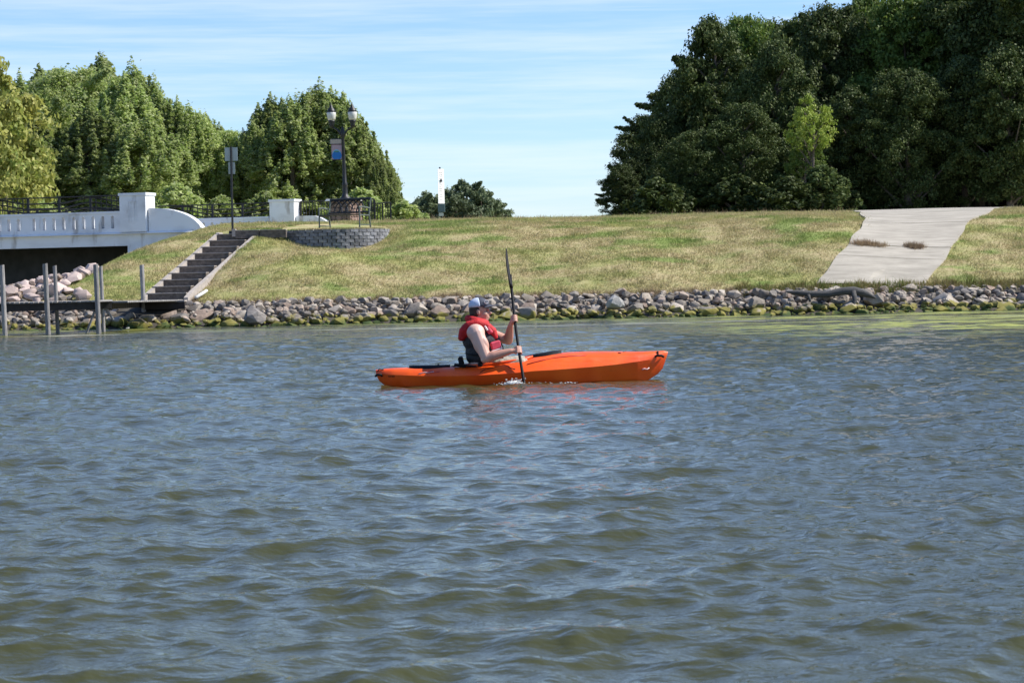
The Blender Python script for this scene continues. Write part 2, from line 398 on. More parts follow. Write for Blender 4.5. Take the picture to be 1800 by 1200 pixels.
# floating algae: a broken strip along the bank, wider to the right
shoreness = ramp(sp.outputs['Y'], 49, 56)
rightness = mth('MULTIPLY', ramp(sp.outputs['X'], 2, 6), ramp(sp.outputs['Y'], 36, 43))
zone = mth('MAXIMUM', mth('MULTIPLY', shoreness, .55), rightness)
al = mth('MULTIPLY', zone, wn(1.0, (.22, .60, 0), .43, .51, 5))
al2 = mth('MULTIPLY', al, wn(3.0, (.4, 1.6, 0), .42, .56, 6))
mix1 = N(nt, 'ShaderNodeMix', data_type='RGBA'); mix1.inputs[6].default_value = (.050, .052, .018, 1); mix1.inputs[7].default_value = (.29, .31, .075, 1)
lk(nt, al2, mix1.inputs['Factor'])
foam = mth('MULTIPLY', mth('MULTIPLY', ramp(sp.outputs['Y'], 51.2, 52.0), ramp(sp.outputs['Y'], 53.4, 52.4)), wn(1.0, (.25, 1.5, 0), .5, .6, 4, (3, 0, 0)))
mix2 = N(nt, 'ShaderNodeMix', data_type='RGBA'); mix2.inputs[7].default_value = (.42, .42, .36, 1); lk(nt, mix1.outputs[2], mix2.inputs[6])
lk(nt, mth('MULTIPLY', foam, .6), mix2.inputs['Factor'])
lk(nt, mix2.outputs[2], b.inputs['Base Color'])
lk(nt, mth('ADD', mth('MULTIPLY', mth('MAXIMUM', al2, foam), .6), .06), b.inputs['Roughness'])
bp = N(nt, 'ShaderNodeBump'); bp.inputs['Strength'].default_value = 1.0; bp.inputs['Distance'].default_value = 1.0
hfar = wn(1.0, (3.2, 6.5, 0), 0, 1, 4); hnear = wn(1.0, (11, 17, 0), 0, 1, 3)
amp_f = ramp(sp.outputs['Y'], 10, 40, 0.0, .04)
hh = mth('ADD', mth('MULTIPLY', hfar, amp_f), mth('MULTIPLY', hnear, .008))
lk(nt, hh, bp.inputs['Height']); lk(nt, bp.outputs[0], b.inputs['Normal'])
M['water'] = mt
tag(link('water', build_water(), M['water']), kind='structure')
# the rest of the river, beyond the waves' mesh
ws = MB(); ws.add([(-200, 58, -.06), (-14, 58, -.06), (-14, 120, -.06), (-200, 120, -.06)], [(0, 1, 2, 3)])
ws.add([(-300, -30, -.10), (300, -30, -.10), (300, 62, -.10), (-300, 62, -.10)], [(0, 1, 2, 3)])
tag(obj('river_water', ws, M['water']), kind='structure')

# ------------------------------------------------------------------ bridge
BO = P(238, 408, 72.0); BO.z = 0
er = Vector((.958, -.287, 0)); en = Vector((.287, .958, 0))
def BF(a, b_, c): return BO + er * a + en * b_ + Vector((0, 0, c))
def bbox(mb, a0, a1, b0, b1, c0, c1):
    V = [BF(a, b_, c) for c in (c0, c1) for a, b_ in ((a0, b0), (a1, b0), (a1, b1), (a0, b1))]
    return mb.add(V, [(3, 2, 1, 0), (4, 5, 6, 7), (0, 1, 5, 4), (1, 2, 6, 5), (2, 3, 7, 6), (3, 0, 4, 7)])
# white paint with rust streaks and grime under the ledge
mt, nt, b = new_mat('weathered white paint')
tcn = N(nt, 'ShaderNodeTexCoord'); 
def wnoise(scale, st, lo, hi):
    mp = N(nt, 'ShaderNodeMapping'); mp.inputs['Scale'].default_value = st; lk(nt, tcn.outputs['Object'], mp.inputs[0])
    n = N(nt, 'ShaderNodeTexNoise'); n.inputs['Scale'].default_value = scale; n.inputs['Detail'].default_value = 6; lk(nt, mp.outputs[0], n.inputs['Vector'])
    r = N(nt, 'ShaderNodeMapRange'); r.inputs['From Min'].default_value = lo; r.inputs['From Max'].default_value = hi; lk(nt, n.outputs['Fac'], r.inputs['Value']); return r.outputs[0]
m1 = N(nt, 'ShaderNodeMix', data_type='RGBA'); m1.inputs[6].default_value = (.80, .81, .82, 1); m1.inputs[7].default_value = (.60, .60, .60, 1); lk(nt, wnoise(1.2, (1, 1, 2), .45, .75), m1.inputs['Factor'])
m2 = N(nt, 'ShaderNodeMix', data_type='RGBA'); m2.inputs[7].default_value = (.30, .25, .20, 1); lk(nt, m1.outputs[2], m2.inputs[6]); lk(nt, wnoise(3, (1, 1, .3), .57, .76), m2.inputs['Factor'])
lk(nt, m2.outputs[2], b.inputs['Base Color']); b.inputs['Roughness'].default_value = .65
M['paint'] = mt
bridge = thing('road_bridge', 'white painted concrete road bridge with slotted parapets and dark opening underneath', 'bridge', BO)
LEDGE, PTOP, SOF = 2.79, 3.46, 2.36
W = 9.6
mb = MB(); bbox(mb, -30, .3, .06, W - .06, 2.55, 2.93); pobj('deck', mb, M['concrete'], bridge)
mb = MB(); bbox(mb, -30, -.30, .03, .35, SOF, LEDGE - .002); pobj('fascia', mb, M['paint'], bridge)
mb = MB(); bbox(mb, -30, -.30, W - .35, W - .03, SOF, LEDGE - .002); pobj('fascia', mb, M['paint'], bridge)
mb = MB(); bbox(mb, -.298, 2.30, .03, .40, -.4, LEDGE - .06); pobj('wing_wall', mb, M['paint'], bridge)
mb = MB().prism([(-.10, LEDGE - .058), (-.10, LEDGE - .045), (-.004, LEDGE - .001), (.44, LEDGE - .001), (.44, LEDGE - .058)], lambda a, b_, c: BF(b_, a, c), -14, 2.36); pobj('ledge', mb, M['paint'], bridge)
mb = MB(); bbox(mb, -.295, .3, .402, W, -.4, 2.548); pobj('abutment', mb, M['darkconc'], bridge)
mb = MB(); bbox(mb, -30, -.30, 3.2, 3.6, -1.6, 2.548); pobj('added_backwall', mb, M['darkconc'], bridge)  # wall added to block the view through; dark tone stands in for shade
mb = MB(); bbox(mb, .302, 4.5, .45, W, 2.0, 2.70); pobj('road_slab', mb, M['concrete'], bridge)

def arch_parapet(a0, slots, sw, b0, b1, z0, z1, slot0, slot1, a_start, a_end):
    """bottom rail, arched head rail and a baluster block between every two slots"""
    mb = MB(); bbox(mb, a_start, a_end, b0, b1, z0, slot0); pobj('bottom_rail', mb, M['paint'], bridge)
    mb = MB(); bbox(mb, a_start, a_end, b0 - .03, b1 + .03, z1 - .07, z1); pobj('coping', mb, M['paint'], bridge)
    poly = [(a_start, z1 - .072), (a_start, slot1)]
    for s in slots:
        poly.append((s - sw / 2, slot1))
        for k in range(1, 6): th = math.pi - math.pi * k / 6; poly.append((s + sw / 2 * math.cos(th), slot1 + sw / 2 * math.sin(th)))
        poly.append((s + sw / 2, slot1))
    poly += [(a_end, slot1), (a_end, z1 - .072)]
    mb = MB().prism(poly, BF, b0, b1); pobj('head_rail', mb, M['paint'], bridge)
    edges = [a_start] + [e for s in slots for e in (s - sw / 2, s + sw / 2)] + [a_end]
    for i in range(0, len(edges), 2):
        if edges[i + 1] - edges[i] > .01:
            mb = MB(); bbox(mb, edges[i], edges[i + 1], b0 + .002, b1 - .002, slot0 + .001, slot1 - .001); pobj('baluster', mb, M['paint'], bridge)
def a_of(px, b_=0.0):
    # position along the bridge whose near face shows at photo column px
    k = (px - 900 ) / FPX
    x0 = BO + en * b_
    return (k * x0.y - x0.x) / (er.x - k * er.y)
sl_px = [4, 21, 38, 65, 83, 100, 117, 135, 152, 169, 186, 203]
slots = [a_of(p) for p in sl_px]
extra = []
a = slots[0] - .31
n_ = 0
while a > -14:
    n_ += 1
    if n_ % 10 != 0: extra.append(a)
    a -= .315
slots = sorted(extra + slots)
arch_parapet(0, slots, .115, 0, .24, LEDGE, PTOP, LEDGE + .13, PTOP - .20, -14, -.49)
far_s = [a_of(p, W - .25) for p in (300, 316, 332, 348, 363, 378, 395, 411, 427, 443, 459, 475)]
arch_parapet(0, far_s, .10, W - .27, W - .03, LEDGE, PTOP - .02, LEDGE + .13, PTOP - .22, -14, a_of(483, W) - .0)
mb = MB(); bbox(mb, -3.0, .6, W - .27, W - .03, LEDGE-.4, LEDGE - .002)
def pillar(a0, a1, b0, b1, panel):
    mb = MB(); bbox(mb, a0, a1, b0, b1, LEDGE + .001, 3.93); pobj('end_pillar', mb, M['paint'], bridge)
    mb = MB(); bbox(mb, a0 - .03, a1 + .03, b0 - .03, b1 + .03, 3.932, 4.02); pobj('pillar_cap', mb, M['white'], bridge)
    if panel:
        c = (a0 + a1) / 2; mb = MB()
        for q0, q1, z0, z1 in ((c - .15, c + .15, 3.74, 3.765), (c - .15, c - .13, 3.1, 3.739), (c + .13, c + .15, 3.1, 3.739), (c - .07, c - .05, 3.1, 3.739), (c + .05, c + .07, 3.1, 3.739)):
            bbox(mb, q0, q1, b0 - .018, b0 - .001, z0, z1)
        pobj('relief_panel', mb, M['paint'], bridge)
pillar(-.48, .42, -.10, .58, True)
fa = a_of(483, W - .3); pillar(fa, fa + .93, W - .5, W + .15, False)
def wing(a0, a1, b0, b1, z0, ztop, straight=0.0):
    poly = [(a0, z0)]; n = 14; poly.append((a0, ztop))
    if straight: poly.append((a0 + straight, ztop))
    for k in range(1, n + 1):
        t = k / n; th = t * math.pi / 2 * .86
        poly.append((a0 + straight + (a1 - a0 - straight) * math.sin(th) / math.sin(math.pi / 2 * .86), z0 + .02 + (ztop - z0 - .02) * (math.cos(th) - math.cos(math.pi / 2 * .86)) / (1 - math.cos(math.pi / 2 * .86))))
    poly.append((a1, z0))
    return MB().prism(poly, BF, b0, b1)
pobj('curved_wing', wing(.455, 2.28, .02, .34, LEDGE + .002, 3.52, .12), M['paint'], bridge)
pobj('curved_wing', wing(fa + .962, fa + 2.35, W - .40, W - .10, LEDGE + .002, 3.42, .50), M['paint'], bridge)
# black railing on the parapet
def bars(mb, pts, r=.018): return mb.tube([BF(*p) for p in pts], r, 5)
def swoop(a0, a1, b_, z0, z1, n=10):
    return [(a0 + (a1 - a0) * k / n, b_, z0 + (z1 - z0) * (1 - math.cos(math.pi * k / n)) / 2) for k in range(n + 1)]
def railing(a0, a1, b_, zb, zt, label, pickets=False):
    t = thing('railing', label, 'railing', BF(a0, b_, zb), 'black railings of the bridge')
    pobj('top_rail', bars(MB(), [(a0, b_, zt), (a1, b_, zt)], .022), M['metal'], t)
    n = max(2, round((a1 - a0) / 1.15)); w = (a1 - a0) / n; h = zt - zb
    for i in range(n + 1):
        mb = MB(); bbox(mb, a0 + i * w - .035, a0 + i * w + .035, b_ - .03, b_ + .03, zb + .002, zt - .02); pobj('rail_post', mb, M['metal'], t)
    if pickets:
        pobj('bottom_bar', bars(MB(), [(a0, b_, zb + .05), (a1, b_, zb + .05)], .016), M['metal'], t)
        k = int((a1 - a0) / .11)
        for i in range(1, k): 
            mb = MB(); q = a0 + (a1 - a0) * i / k; bbox(mb, q - .011, q + .011, b_ - .011, b_ + .011, zb + .052, zt - .02); pobj('picket', mb, M['metal'], t)
        return t
    for i in range(n):
        A, B_ = a0 + i * w, a0 + (i + 1) * w
        if i % 3 == 2:
            for k in range(1, 6):
                mb = MB(); q = A + w * k / 6; bbox(mb, q - .012, q + .012, b_ - .012, b_ + .012, zb + .02, zt - .02); pobj('picket', mb, M['metal'], t)
        up = i % 3 == 1
        for z0, z1 in ((.62, .92), (.30, .62), (.05, .30)):
            if up: pts = swoop(A, B_, b_, zb + h * z0, zb + h * z1)
            else: pts = swoop(A, B_, b_, zb + h * (z0 if i % 3 == 0 else z1), zb + h * (z0 if i % 3 == 0 else z0))
            pobj('curved_bar', bars(MB(), pts, .025), M['metal'], t)
    return t
railing(-13.8, -.50, .14, PTOP, 3.96, 'black wavy metal railing standing on the near white parapet')
railing(-12, fa - .02, W - .15, PTOP - .02, 3.92, 'black metal railing on the far parapet, left of the small far pillar')
railing(fa + .97, a_of(665, W + .1), W + .02, 2.98, 3.94, 'black picket railing on the lawn behind the bench and pedestal', True)
# return piece of that railing
t = thing('railing', 'short black picket railing return at the right end behind the bench', 'railing', BF(a_of(650, W), W, 3), 'black railings of the bridge')
q0 = P(650, 385, 80.0); q1 = P(687, 385, 79.0); q0.z = q1.z = 2.94
pobj('top_rail', MB().tube([q0 + Vector((0, 0, .84)), q1 + Vector((0, 0, .84))], .022, 5), M['metal'], t)
pobj('mid_rail', MB().tube([q0 + Vector((0, 0, .70)), q1 + Vector((0, 0, .70))], .014, 5), M['metal'], t)
for i in range(9):
    p = q0.lerp(q1, i / 8); mb = MB().box(p + Vector((0, 0, .40)), ((.05 if i in (0, 8, 5) else .022),) * 2 + (.86,)); pobj('picket', mb, M['metal'], t)

# ------------------------------------------------------------------ boat ramp path
def ramp_edges(Y):
    l = np.interp(Y, [60.9, 62.2, 64, 66.5, 70, 74, 90], [1440, 1472, 1500, 1526, 1512, 1488, 1440])
    r = np.interp(Y, [60.9, 62.2, 64.3, 66, 68, 72, 76, 90], [1630, 1655, 1686, 1700, 1738, 1785, 1810, 1880])
    return (l - 900) / FPX * Y, (r - 900) / FPX * Y
pj = []
def slab(y0, y1, first=False):
    yy = np.arange(y0, y1 + .01, (y1 - y0) / max(2, round((y1 - y0) / .35))); V = []; n = 14
    for y in yy:
        l, r = ramp_edges(y); l += .05 * math.sin(y * 3.1); r += .05 * math.sin(y * 2.3 + 2)
        for k in range(n):
            x = l + (r - l) * k / (n - 1); V.append((x, y, HZ(x, y) + .055))
        V.append((r, y, HZ(r, y) - .1)); V.insert(len(V) - n - 1, (l, y, HZ(l, y) - .1))
    n += 2; F = [(i * n + k, i * n + k + 1, (i + 1) * n + k + 1, (i + 1) * n + k) for i in range(len(yy) - 1) for k in range(n - 1)]
    return MB().add(V, F)
mt, nt, b = new_mat('ramp concrete')
g = N(nt, 'ShaderNodeNewGeometry'); mp = N(nt, 'ShaderNodeMapping'); mp.inputs['Scale'].default_value = (.6, 2.5, 2.5); lk(nt, g.outputs['Position'], mp.inputs[0])
nz = N(nt, 'ShaderNodeTexNoise'); nz.inputs['Scale'].default_value = 1.6; nz.inputs['Detail'].default_value = 8; nz.inputs['Roughness'].default_value = .65; lk(nt, mp.outputs[0], nz.inputs['Vector'])
cr_ = N(nt, 'ShaderNodeValToRGB'); cr_.color_ramp.elements[0].position = .3; cr_.color_ramp.elements[0].color = (.25, .225, .18, 1); cr_.color_ramp.elements[1].position = .68; cr_.color_ramp.elements[1].color = (.42, .38, .31, 1)
lk(nt, nz.outputs['Fac'], cr_.inputs['Fac']); lk(nt, cr_.outputs[0], b.inputs['Base Color']); b.inputs['Roughness'].default_value = .9
path = tag(obj('boat_ramp', slab(60.6, 62.5), mt), kind='structure')
for y0, y1 in ((62.52, 63.55), (63.60, 66.3), (66.33, 69.4), (69.43, 74), (74.03, 95)):
    obj('concrete_slab', slab(y0, y1), mt, path)

# ------------------------------------------------------------------ stairs
stairs = thing('staircase', 'outdoor staircase of dark risers and pale treads climbing the bank from the dock', 'stairs', P(300, 525, 60.6))
SL, SR = [], []
NST = 10
for i in range(NST):
    f = i / (NST - 1)
    D = 60.7 + (66.2 - 60.7) * f
    yb = 526 - 12.1 * i + .12 * i * i * .5        # foot of the riser
    yt = yb - 11.2
    xl = [258, 268, 282, 296, 311, 325, 340, 354, 368, 383][i]; xr = [327, 335, 349, 362, 376, 389, 402, 416, 430, 444][i]
    a, c = P(xl, yb, D), P(xr, yb, D); top = P(xl, yt, D).z; top2 = P(xr, yt, D).z
    zb = min(a.z, c.z); zt = (top + top2) / 2
    Dn = D + .62
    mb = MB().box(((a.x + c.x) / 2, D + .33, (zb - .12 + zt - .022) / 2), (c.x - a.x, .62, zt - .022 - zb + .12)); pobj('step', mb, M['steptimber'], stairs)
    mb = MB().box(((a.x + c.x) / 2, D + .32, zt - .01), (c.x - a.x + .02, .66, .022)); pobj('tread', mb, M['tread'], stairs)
    SL.append((a.x - .03, D, zt)); SR.append((c.x + .05, D, zt))
def stringer(pts, w, h, dx):
    mb = MB(); V = []; 
    for x, y, z in pts: V += [(x - w, y, z - h), (x + w, y, z - h), (x + w, y, z), (x - w, y, z)]
    F = [(i * 4 + k, i * 4 + (k + 1) % 4, i * 4 + 4 + (k + 1) % 4, i * 4 + 4 + k) for i in range(len(pts) - 1) for k in range(4)]
    F += [(3, 2, 1, 0), tuple(len(V) - 4 + k for k in range(4))]
    return mb.add(V, F)
e0, e1 = SR[0], SR[-1]
pobj('stringer', stringer([(e0[0] - .02, e0[1] - .25, e0[2] - .13), (e0[0] + .07, e0[1] + .3, e0[2] + .05), (e1[0] + .12, e1[1] + .3, e1[2] + .06), (e1[0] + .16, e1[1] + .7, e1[2] + .06)], .055, .24, 0), M['tread'], stairs)
e0, e1 = SL[0], SL[-1]
pobj('stringer', stringer([(e0[0] - .02, e0[1] - .2, e0[2] - .08), (e0[0] + .05, e0[1] + .3, e0[2] + .05), (e1[0] + .02, e1[1] + .3, e1[2] + .05), (e1[0] + .05, e1[1] + .6, e1[2] + .05)], .05, .22, 0), M['tread'], stairs)
# low retaining beam from stair head to the round block wall
beam = thing('retaining_beam', 'low dark timber edge between the stair head and the curved block wall', 'garden edging', P(455, 412, 66.9))
for x0, x1 in ((414, 456), (457, 503)):
    a, c = P(x0, 413, 66.1), P(x1, 413, 66.1)
    z1 = P(455, 404.5, 66.1).z
    pobj('timber', MB().box(((a.x + c.x) / 2, 66.2, z1 - .12), (c.x - a.x, .3, .22)), M['steptimber'], beam)
    pobj('timber_top', MB().box(((a.x + c.x) / 2, 66.2, z1 + .001), (c.x - a.x, .34, .02)), M['tread'], beam)
a = P(411, 408, 66.1)
pobj('end_block', MB().box((a.x, 66.2, a.z - .02), (.10, .3, .22)), M['tread'], beam)
pobj('landing', MB().box((P(430, 410, 66.6).x, 66.75, P(430, 413.5, 66.5).z - .06), (.9, .35, .05)), M['tread'], beam)

# ------------------------------------------------------------------ curved block wall
WC = Vector((P(590, 400, 67.3).x, 67.35, 0)); WR = 1.50; WT = P(590, 402.5, 65.9).z
wall = thing('retaining_wall', 'curved retaining wall of charcoal split blocks below the bench', 'retaining wall', (WC.x, WC.y, WT - .5))
blk_meshes = []
for s in range(5):
    r = random.Random(s); mb = MB(); V = []
    w, d, h = .240, .17, .090
    for z in (-1, 1):
        for x, y in ((-1, -1), (0, -1.12), (1, -1), (.93, 1), (-.93, 1)):
            j = lambda q: r.uniform(-q, q)
            V.append((x * w / 2 + j(.004), y * d / 2 + j(.012) * (y < 0), z * h / 2 + j(.003)))
    mb.add(V, [(4, 3, 2, 1, 0), (5, 6, 7, 8, 9), (0, 1, 6, 5), (1, 2, 7, 6), (2, 3, 8, 7), (3, 4, 9, 8), (4, 0, 5, 9)])
    me = mb.mesh('wall_block'); me.materials.append(M['block']); blk_meshes.append(me)
for c in range(6):
    rr = WR + c * .0; n = int(2 * math.pi * rr / .252); off = (c % 2) * .5
    for k in range(n):
        th = -math.pi / 2 + ((k + off) / n - .5) * 2 * math.pi
        if math.sin(th) > .12: continue
        z = WT - .05 - (c) * .098
        x, y = WC.x + rr * math.cos(th), WC.y + rr * math.sin(th)
        if z + .05 < HZ(x, y) - .08: continue
        o = link('block', random.choice(blk_meshes), None, wall)
        o.location = Vector((x, y, z)) - wall.location; o.rotation_euler = (0, 0, th + math.pi / 2)
mb = MB().lathe((WC.x, WC.y, WT - .62), [(WR - .09, 0), (WR - .09, .60)], 40); pobj('backfill', mb, M['ground'], wall)

# ------------------------------------------------------------------ bench
bench = thing('park_bench', 'metal park bench with arched lattice back standing above the curved block wall', 'bench', (P(606, 402, 66.9).x, 66.9, WT))
ang = R(-31); BR = Matrix.Rotation(ang, 4, 'Z')
def BP(x, y, z): return Vector(bench.location) + (BR @ Vector((x, y, z)))   # x along seat, -y front
L2 = .72
def bt(mb, pts, r, n=6): return mb.tube([BP(*p) for p in pts], r, n)
for s in (-1, 1):
    x = s * L2
    pobj('leg', bt(MB(), [(x, -.27, 0), (x, -.26, .62)], .022), M['benchmetal'], bench)
    pobj('leg', bt(MB(), [(x, .30, 0), (x, .22, .44), (x, .27, .62), (x, .33, .92)], .024), M['benchmetal'], bench)
    pobj('armrest', bt(MB(), [(x, -.29, .63), (x, -.1, .645), (x, .26, .61)], .026), M['benchmetal'], bench)
    pobj('side_rail', bt(MB(), [(x, -.27, .40), (x, .22, .40)], .02), M['benchmetal'], bench)
    pobj('side_rail', bt(MB(), [(x, -.27, .12), (x, .28, .12)], .016), M['benchmetal'], bench)
pobj('top_rail', bt(MB(), [(-L2, .325, .90), (L2, .325, .90)], .034), M['metal'], bench)
pobj('lower_rail', bt(MB(), [(-L2, .235, .50), (L2, .235, .50)], .028), M['metal'], bench)
def ty(z): return .235 + (z - .5) / .4 * .09
for k in range(7):
    c = -L2 + .12 + k * .2; pts = []
    for q in range(11):
        th = math.pi * q / 10; z = .51 + .36 * math.sin(th); x = c + .34 * math.cos(th)
        if -L2 <= x <= L2: pts.append((x, ty(z), z))
    if len(pts) > 3: pobj('lattice_bar', bt(MB(), pts, .019, 5), M['metal'], bench)
for k in range(6):
    y = -.25 + k * .09; pobj('slat', MB().box(BP(0, y, .425), (L2 * 2, .065, .02), BR.to_3x3()), M['metal'], bench)

# ------------------------------------------------------------------ stone pedestal and lamp
PD = 77.0
pc = P(608, 390, PD); pcz = HZ(pc.x, PD)
ped = thing('stone_pedestal', 'square brown stone clad pedestal with pale cap under the lamp post', 'pedestal', (pc.x, PD, pcz))
ztop = P(608, 354, PD).z; hw = .41; rotp = Matrix.Rotation(R(-24), 4, 'Z')
mb = MB().box((pc.x, PD, (pcz - .1 + ztop) / 2), (hw * 2 - .06, hw * 2 - .06, ztop - pcz + .08), rotp.to_3x3()); pobj('core', mb, M['darkconc'], ped)
mb = MB().box((pc.x, PD, ztop + .045), (hw * 2 + .22, hw * 2 + .22, .07), rotp.to_3x3(), .92); pobj('cap', mb, M['cap'], ped, bevel=.01)
rs = random.Random(5)
def stone_slab(w, h, d, r):
    n = r.randint(5, 7); V = []; 
    for q in (0, 1):
        for k in range(n):
            th = 2 * math.pi * (k + .5) / n
            V.append((math.copysign(abs(math.cos(th)) ** .7, math.cos(th)) * w / 2 * (1 - .12 * q), -d * q, math.copysign(abs(math.sin(th)) ** .7, math.sin(th)) * h / 2 * (1 - .12 * q)))
    return V, [tuple(range(n)), tuple(range(2 * n - 1, n - 1, -1))] + [(i, i + n, (i + 1) % n + n, (i + 1) % n) for i in range(n)]
for face in range(4):
    fr = rotp @ Matrix.Rotation(face * math.pi / 2, 4, 'Z')
    z = pcz + .06; row = 0
    while z < ztop - .04:
        hh_ = rs.uniform(.11, .16); x = -hw + .02 + (row % 2) * .04
        while x < hw - .06:
            w = min(rs.uniform(.14, .26), hw - x)
            V, F = stone_slab(w + .015, hh_ + .012, .035, rs)
            off = fr @ Vector((x + w / 2, -(hw - .028), 0)); V = [Vector((pc.x, PD, z + hh_ / 2)) + off + (fr.to_3x3() @ Vector(v)) for v in V]
            pobj('stone', MB().add(V, F), M['stonered'], ped); x += w
        z += hh_; row += 1
lampz = ztop + .08
lamp = thing('street_lamp', 'black twin globe lamp post with a hanging banner on its left', 'street lamp', (pc.x, PD, lampz))
LH = P(600, 228, PD).z - lampz
lean = -.018
def LP(x, y, z): return Vector((pc.x + x + lean * z, PD + y, lampz + z))
mb = MB().lathe((0, 0, 0), [(.20, 0), (.17, .05), (.115, .09), (.09, .2), (.085, .45), (.10, .5), (.07, .56), (.062, 1.0), (.05, LH - .28), (.075, LH - .2), (.085, LH - .12), (.05, LH + .02), (.012, LH + .12)], 14)
mb.v = [tuple(LP(*v)) for v in mb.v]; pobj('pole', mb, M['metal'], lamp, True)
for s in (-1, 1):
    X = .355 * s
    pobj('arm', MB().tube([LP(0, 0, LH - .28), LP(s * .1, 0, LH - .1), LP(s * .2, 0, LH + .02), LP(s * .3, 0, LH + .06), LP(X, 0, LH + .10)], [.05, .035, .028, .026, .05], 8), M['metal'], lamp, True)
    hd = MB().lathe((0, 0, LH + .08), [(.05, 0), (.09, .03), (.07, .1), (.11, .19), (.115, .23)], 12); hd.v = [tuple(LP(v[0] + X, v[1], v[2])) for v in hd.v]
    pobj('lamp_base', hd, M['metal'], lamp, True)
    gl = MB().lathe((0, 0, LH + .315), [(.11, 0), (.135, .06), (.15, .16), (.155, .26), (.14, .275)], 14); gl.v = [tuple(LP(v[0] + X, v[1], v[2])) for v in gl.v]
    go = pobj('lamp_globe', gl, M['globe'], lamp, True)
    tp = MB().lathe((0, 0, LH + .592), [(.155, 0), (.13, .05), (.10, .12), (.055, .16), (.05, .21), (.02, .24), (.012, .32)], 12); tp.v = [tuple(LP(v[0] + X, v[1], v[2])) for v in tp.v]
    pobj('lamp_roof', tp, M['metal'], lamp, True)
# banner
zt_, zb_ = P(592, 245, PD).z - lampz, P(592, 281, PD).z - lampz
for z in (zt_ + .01, zb_ - .0):
    pobj('banner_rod', MB().tube([LP(0, 0, z), LP(-.41, 0, z)], .012, 6), M['metal'], lamp)
Mb = {k: mat('banner ' + k, c, .7, .12, 10) for k, c in {'cream': (.42, .36, .30), 'dark': (.07, .03, .03), 'pink': (.42, .30, .33), 'blue': (.015, .16, .48), 'pale': (.20, .45, .58), 'green': (.06, .20, .15), 'faint': (.74, .71, .68)}.items()}
bh = zt_ - zb_; BX0, BX1 = -.40, -.055
def bslab(x0, x1, f0, f1, y, th=.006):
    return MB().box(LP((x0 + x1) / 2, y, zb_ + bh * (f0 + f1) / 2), (x1 - x0, th, bh * abs(f1 - f0)))
pobj('banner_head', bslab(BX0 - .03, BX1, .78, 1.0, 0, .016), Mb['cream'], lamp)
ban = pobj('banner', bslab(BX0, BX1, .02, .779, 0, .012), Mb['pink'], lamp)
ban['label'] = 'pink and blue hanging banner'
pobj('banner_stripe', bslab(BX0, BX1, .73, .775, -.0095), Mb['dark'], ban, sub=True)
def disc(cx, cf_, rx, rz, y, f_min=None):
    pts = []
    for k in range(20):
        th = 2 * math.pi * k / 20; x = cx + rx * math.cos(th); z = zb_ + bh * cf_ + rz * math.sin(th)
        if f_min is not None: z = max(z, zb_ + bh * f_min)
        pts.append((x, z))
    return MB().prism(pts, lambda a, b_, c: LP(a, b_, c), y, y - .003)
pobj('pale_emblem', disc((BX0 + BX1) / 2, .27, .15, .16, -.0065), Mb['pale'], ban, sub=True)
pobj('blue_emblem', disc((BX0 + BX1) / 2, .20, .165, .15, -.0105, .03), Mb['blue'], ban, sub=True)
pobj('green_emblem', disc((BX0 + BX1) / 2, .40, .08, .025, -.0145), Mb['green'], ban, sub=True)

# ------------------------------------------------------------------ signs
s0 = P(409, 410, 66.4)
sign = thing('sign_post', 'tall thin sign post with two plain panels seen from behind at the stair head', 'sign', s0)
topp = P(406, 258, 66.4)
pobj('post', MB().tube([s0 - Vector((0, 0, .1)), s0.lerp(topp, .5), topp], .032, 8), M['metal'], sign)
def panel(x0, y0, x1, y1, D, y_off):
    a, c = P(x0, y1, D), P(x1, y0, D); return MB().box(((a.x + c.x) / 2, D + y_off, (a.z + c.z) / 2), (c.x - a.x, .012, c.z - a.z))
pobj('sign_panel', panel(395, 259, 417, 283, 66.4, .045), M['signback'], sign)
pobj('sign_panel', panel(401.5, 285, 412.5, 306, 66.4, .045), M['signback'], sign)
pobj('foot_block', MB().box((s0.x, 66.4, s0.z - .02), (.2, .2, .18)), M['darkconc'], sign)
w0 = P(776, 392, 84.0)
ws_ = thing('sign_post', 'narrow white stacked sign above a dark box on a post behind the crest', 'sign', w0)
w1 = P(773, 294, 84.0)
pobj('post', MB().tube([w0 - Vector((0, 0, .2)), w1], .03, 8), M['metal'], ws_)
SQ = Matrix.Rotation(R(38), 3, 'Z')
def panelr(x0, y0, x1, y1, off):
    cx = 773.8 + (y0 + y1) / 2 / 80 - 4; a, c = P(x0, y1, 84.0), P(x1, y0, 84.0); m0 = P(cx, (y0 + y1) / 2, 84.0)
    return MB().box(m0 + SQ @ Vector(((a.x + c.x) / 2 - m0.x, off, 0)), ((c.x - a.x) * 1.2, .012, c.z - a.z), SQ)
for i, (y0, y1) in enumerate(((297, 318), (319.5, 358))):
    x = 773.4 + (i * .8); o = pobj('sign_panel', panelr(x - 5.2, y0, x + 5.2, y1, -.05), M['signwhite'], ws_)
for i, yy in enumerate((303, 306, 309, 313, 323, 328, 331, 334, 337, 341, 345, 350)):
    x = 773.6 + yy / 80 - 3.8; pobj('print_line', panelr(x - 2.6, yy, x + 2.6, yy + .9, -.0605), Mb['faint'], ws_)
pobj('dark_symbol', panelr(771.8, 315.5, 775, 320, -.072), M['metal'], ws_)
pobj('dark_box', MB().box(P(776, 366, 84.0) + Vector((0, -.03, 0)), (.26, .16, .30)), M['teal'], ws_, bevel=.01)
pobj('box_cap', MB().box(P(775.5, 377, 84.0) + Vector((0, -.02, 0)), (.17, .12, .12)), M['signback'], ws_)

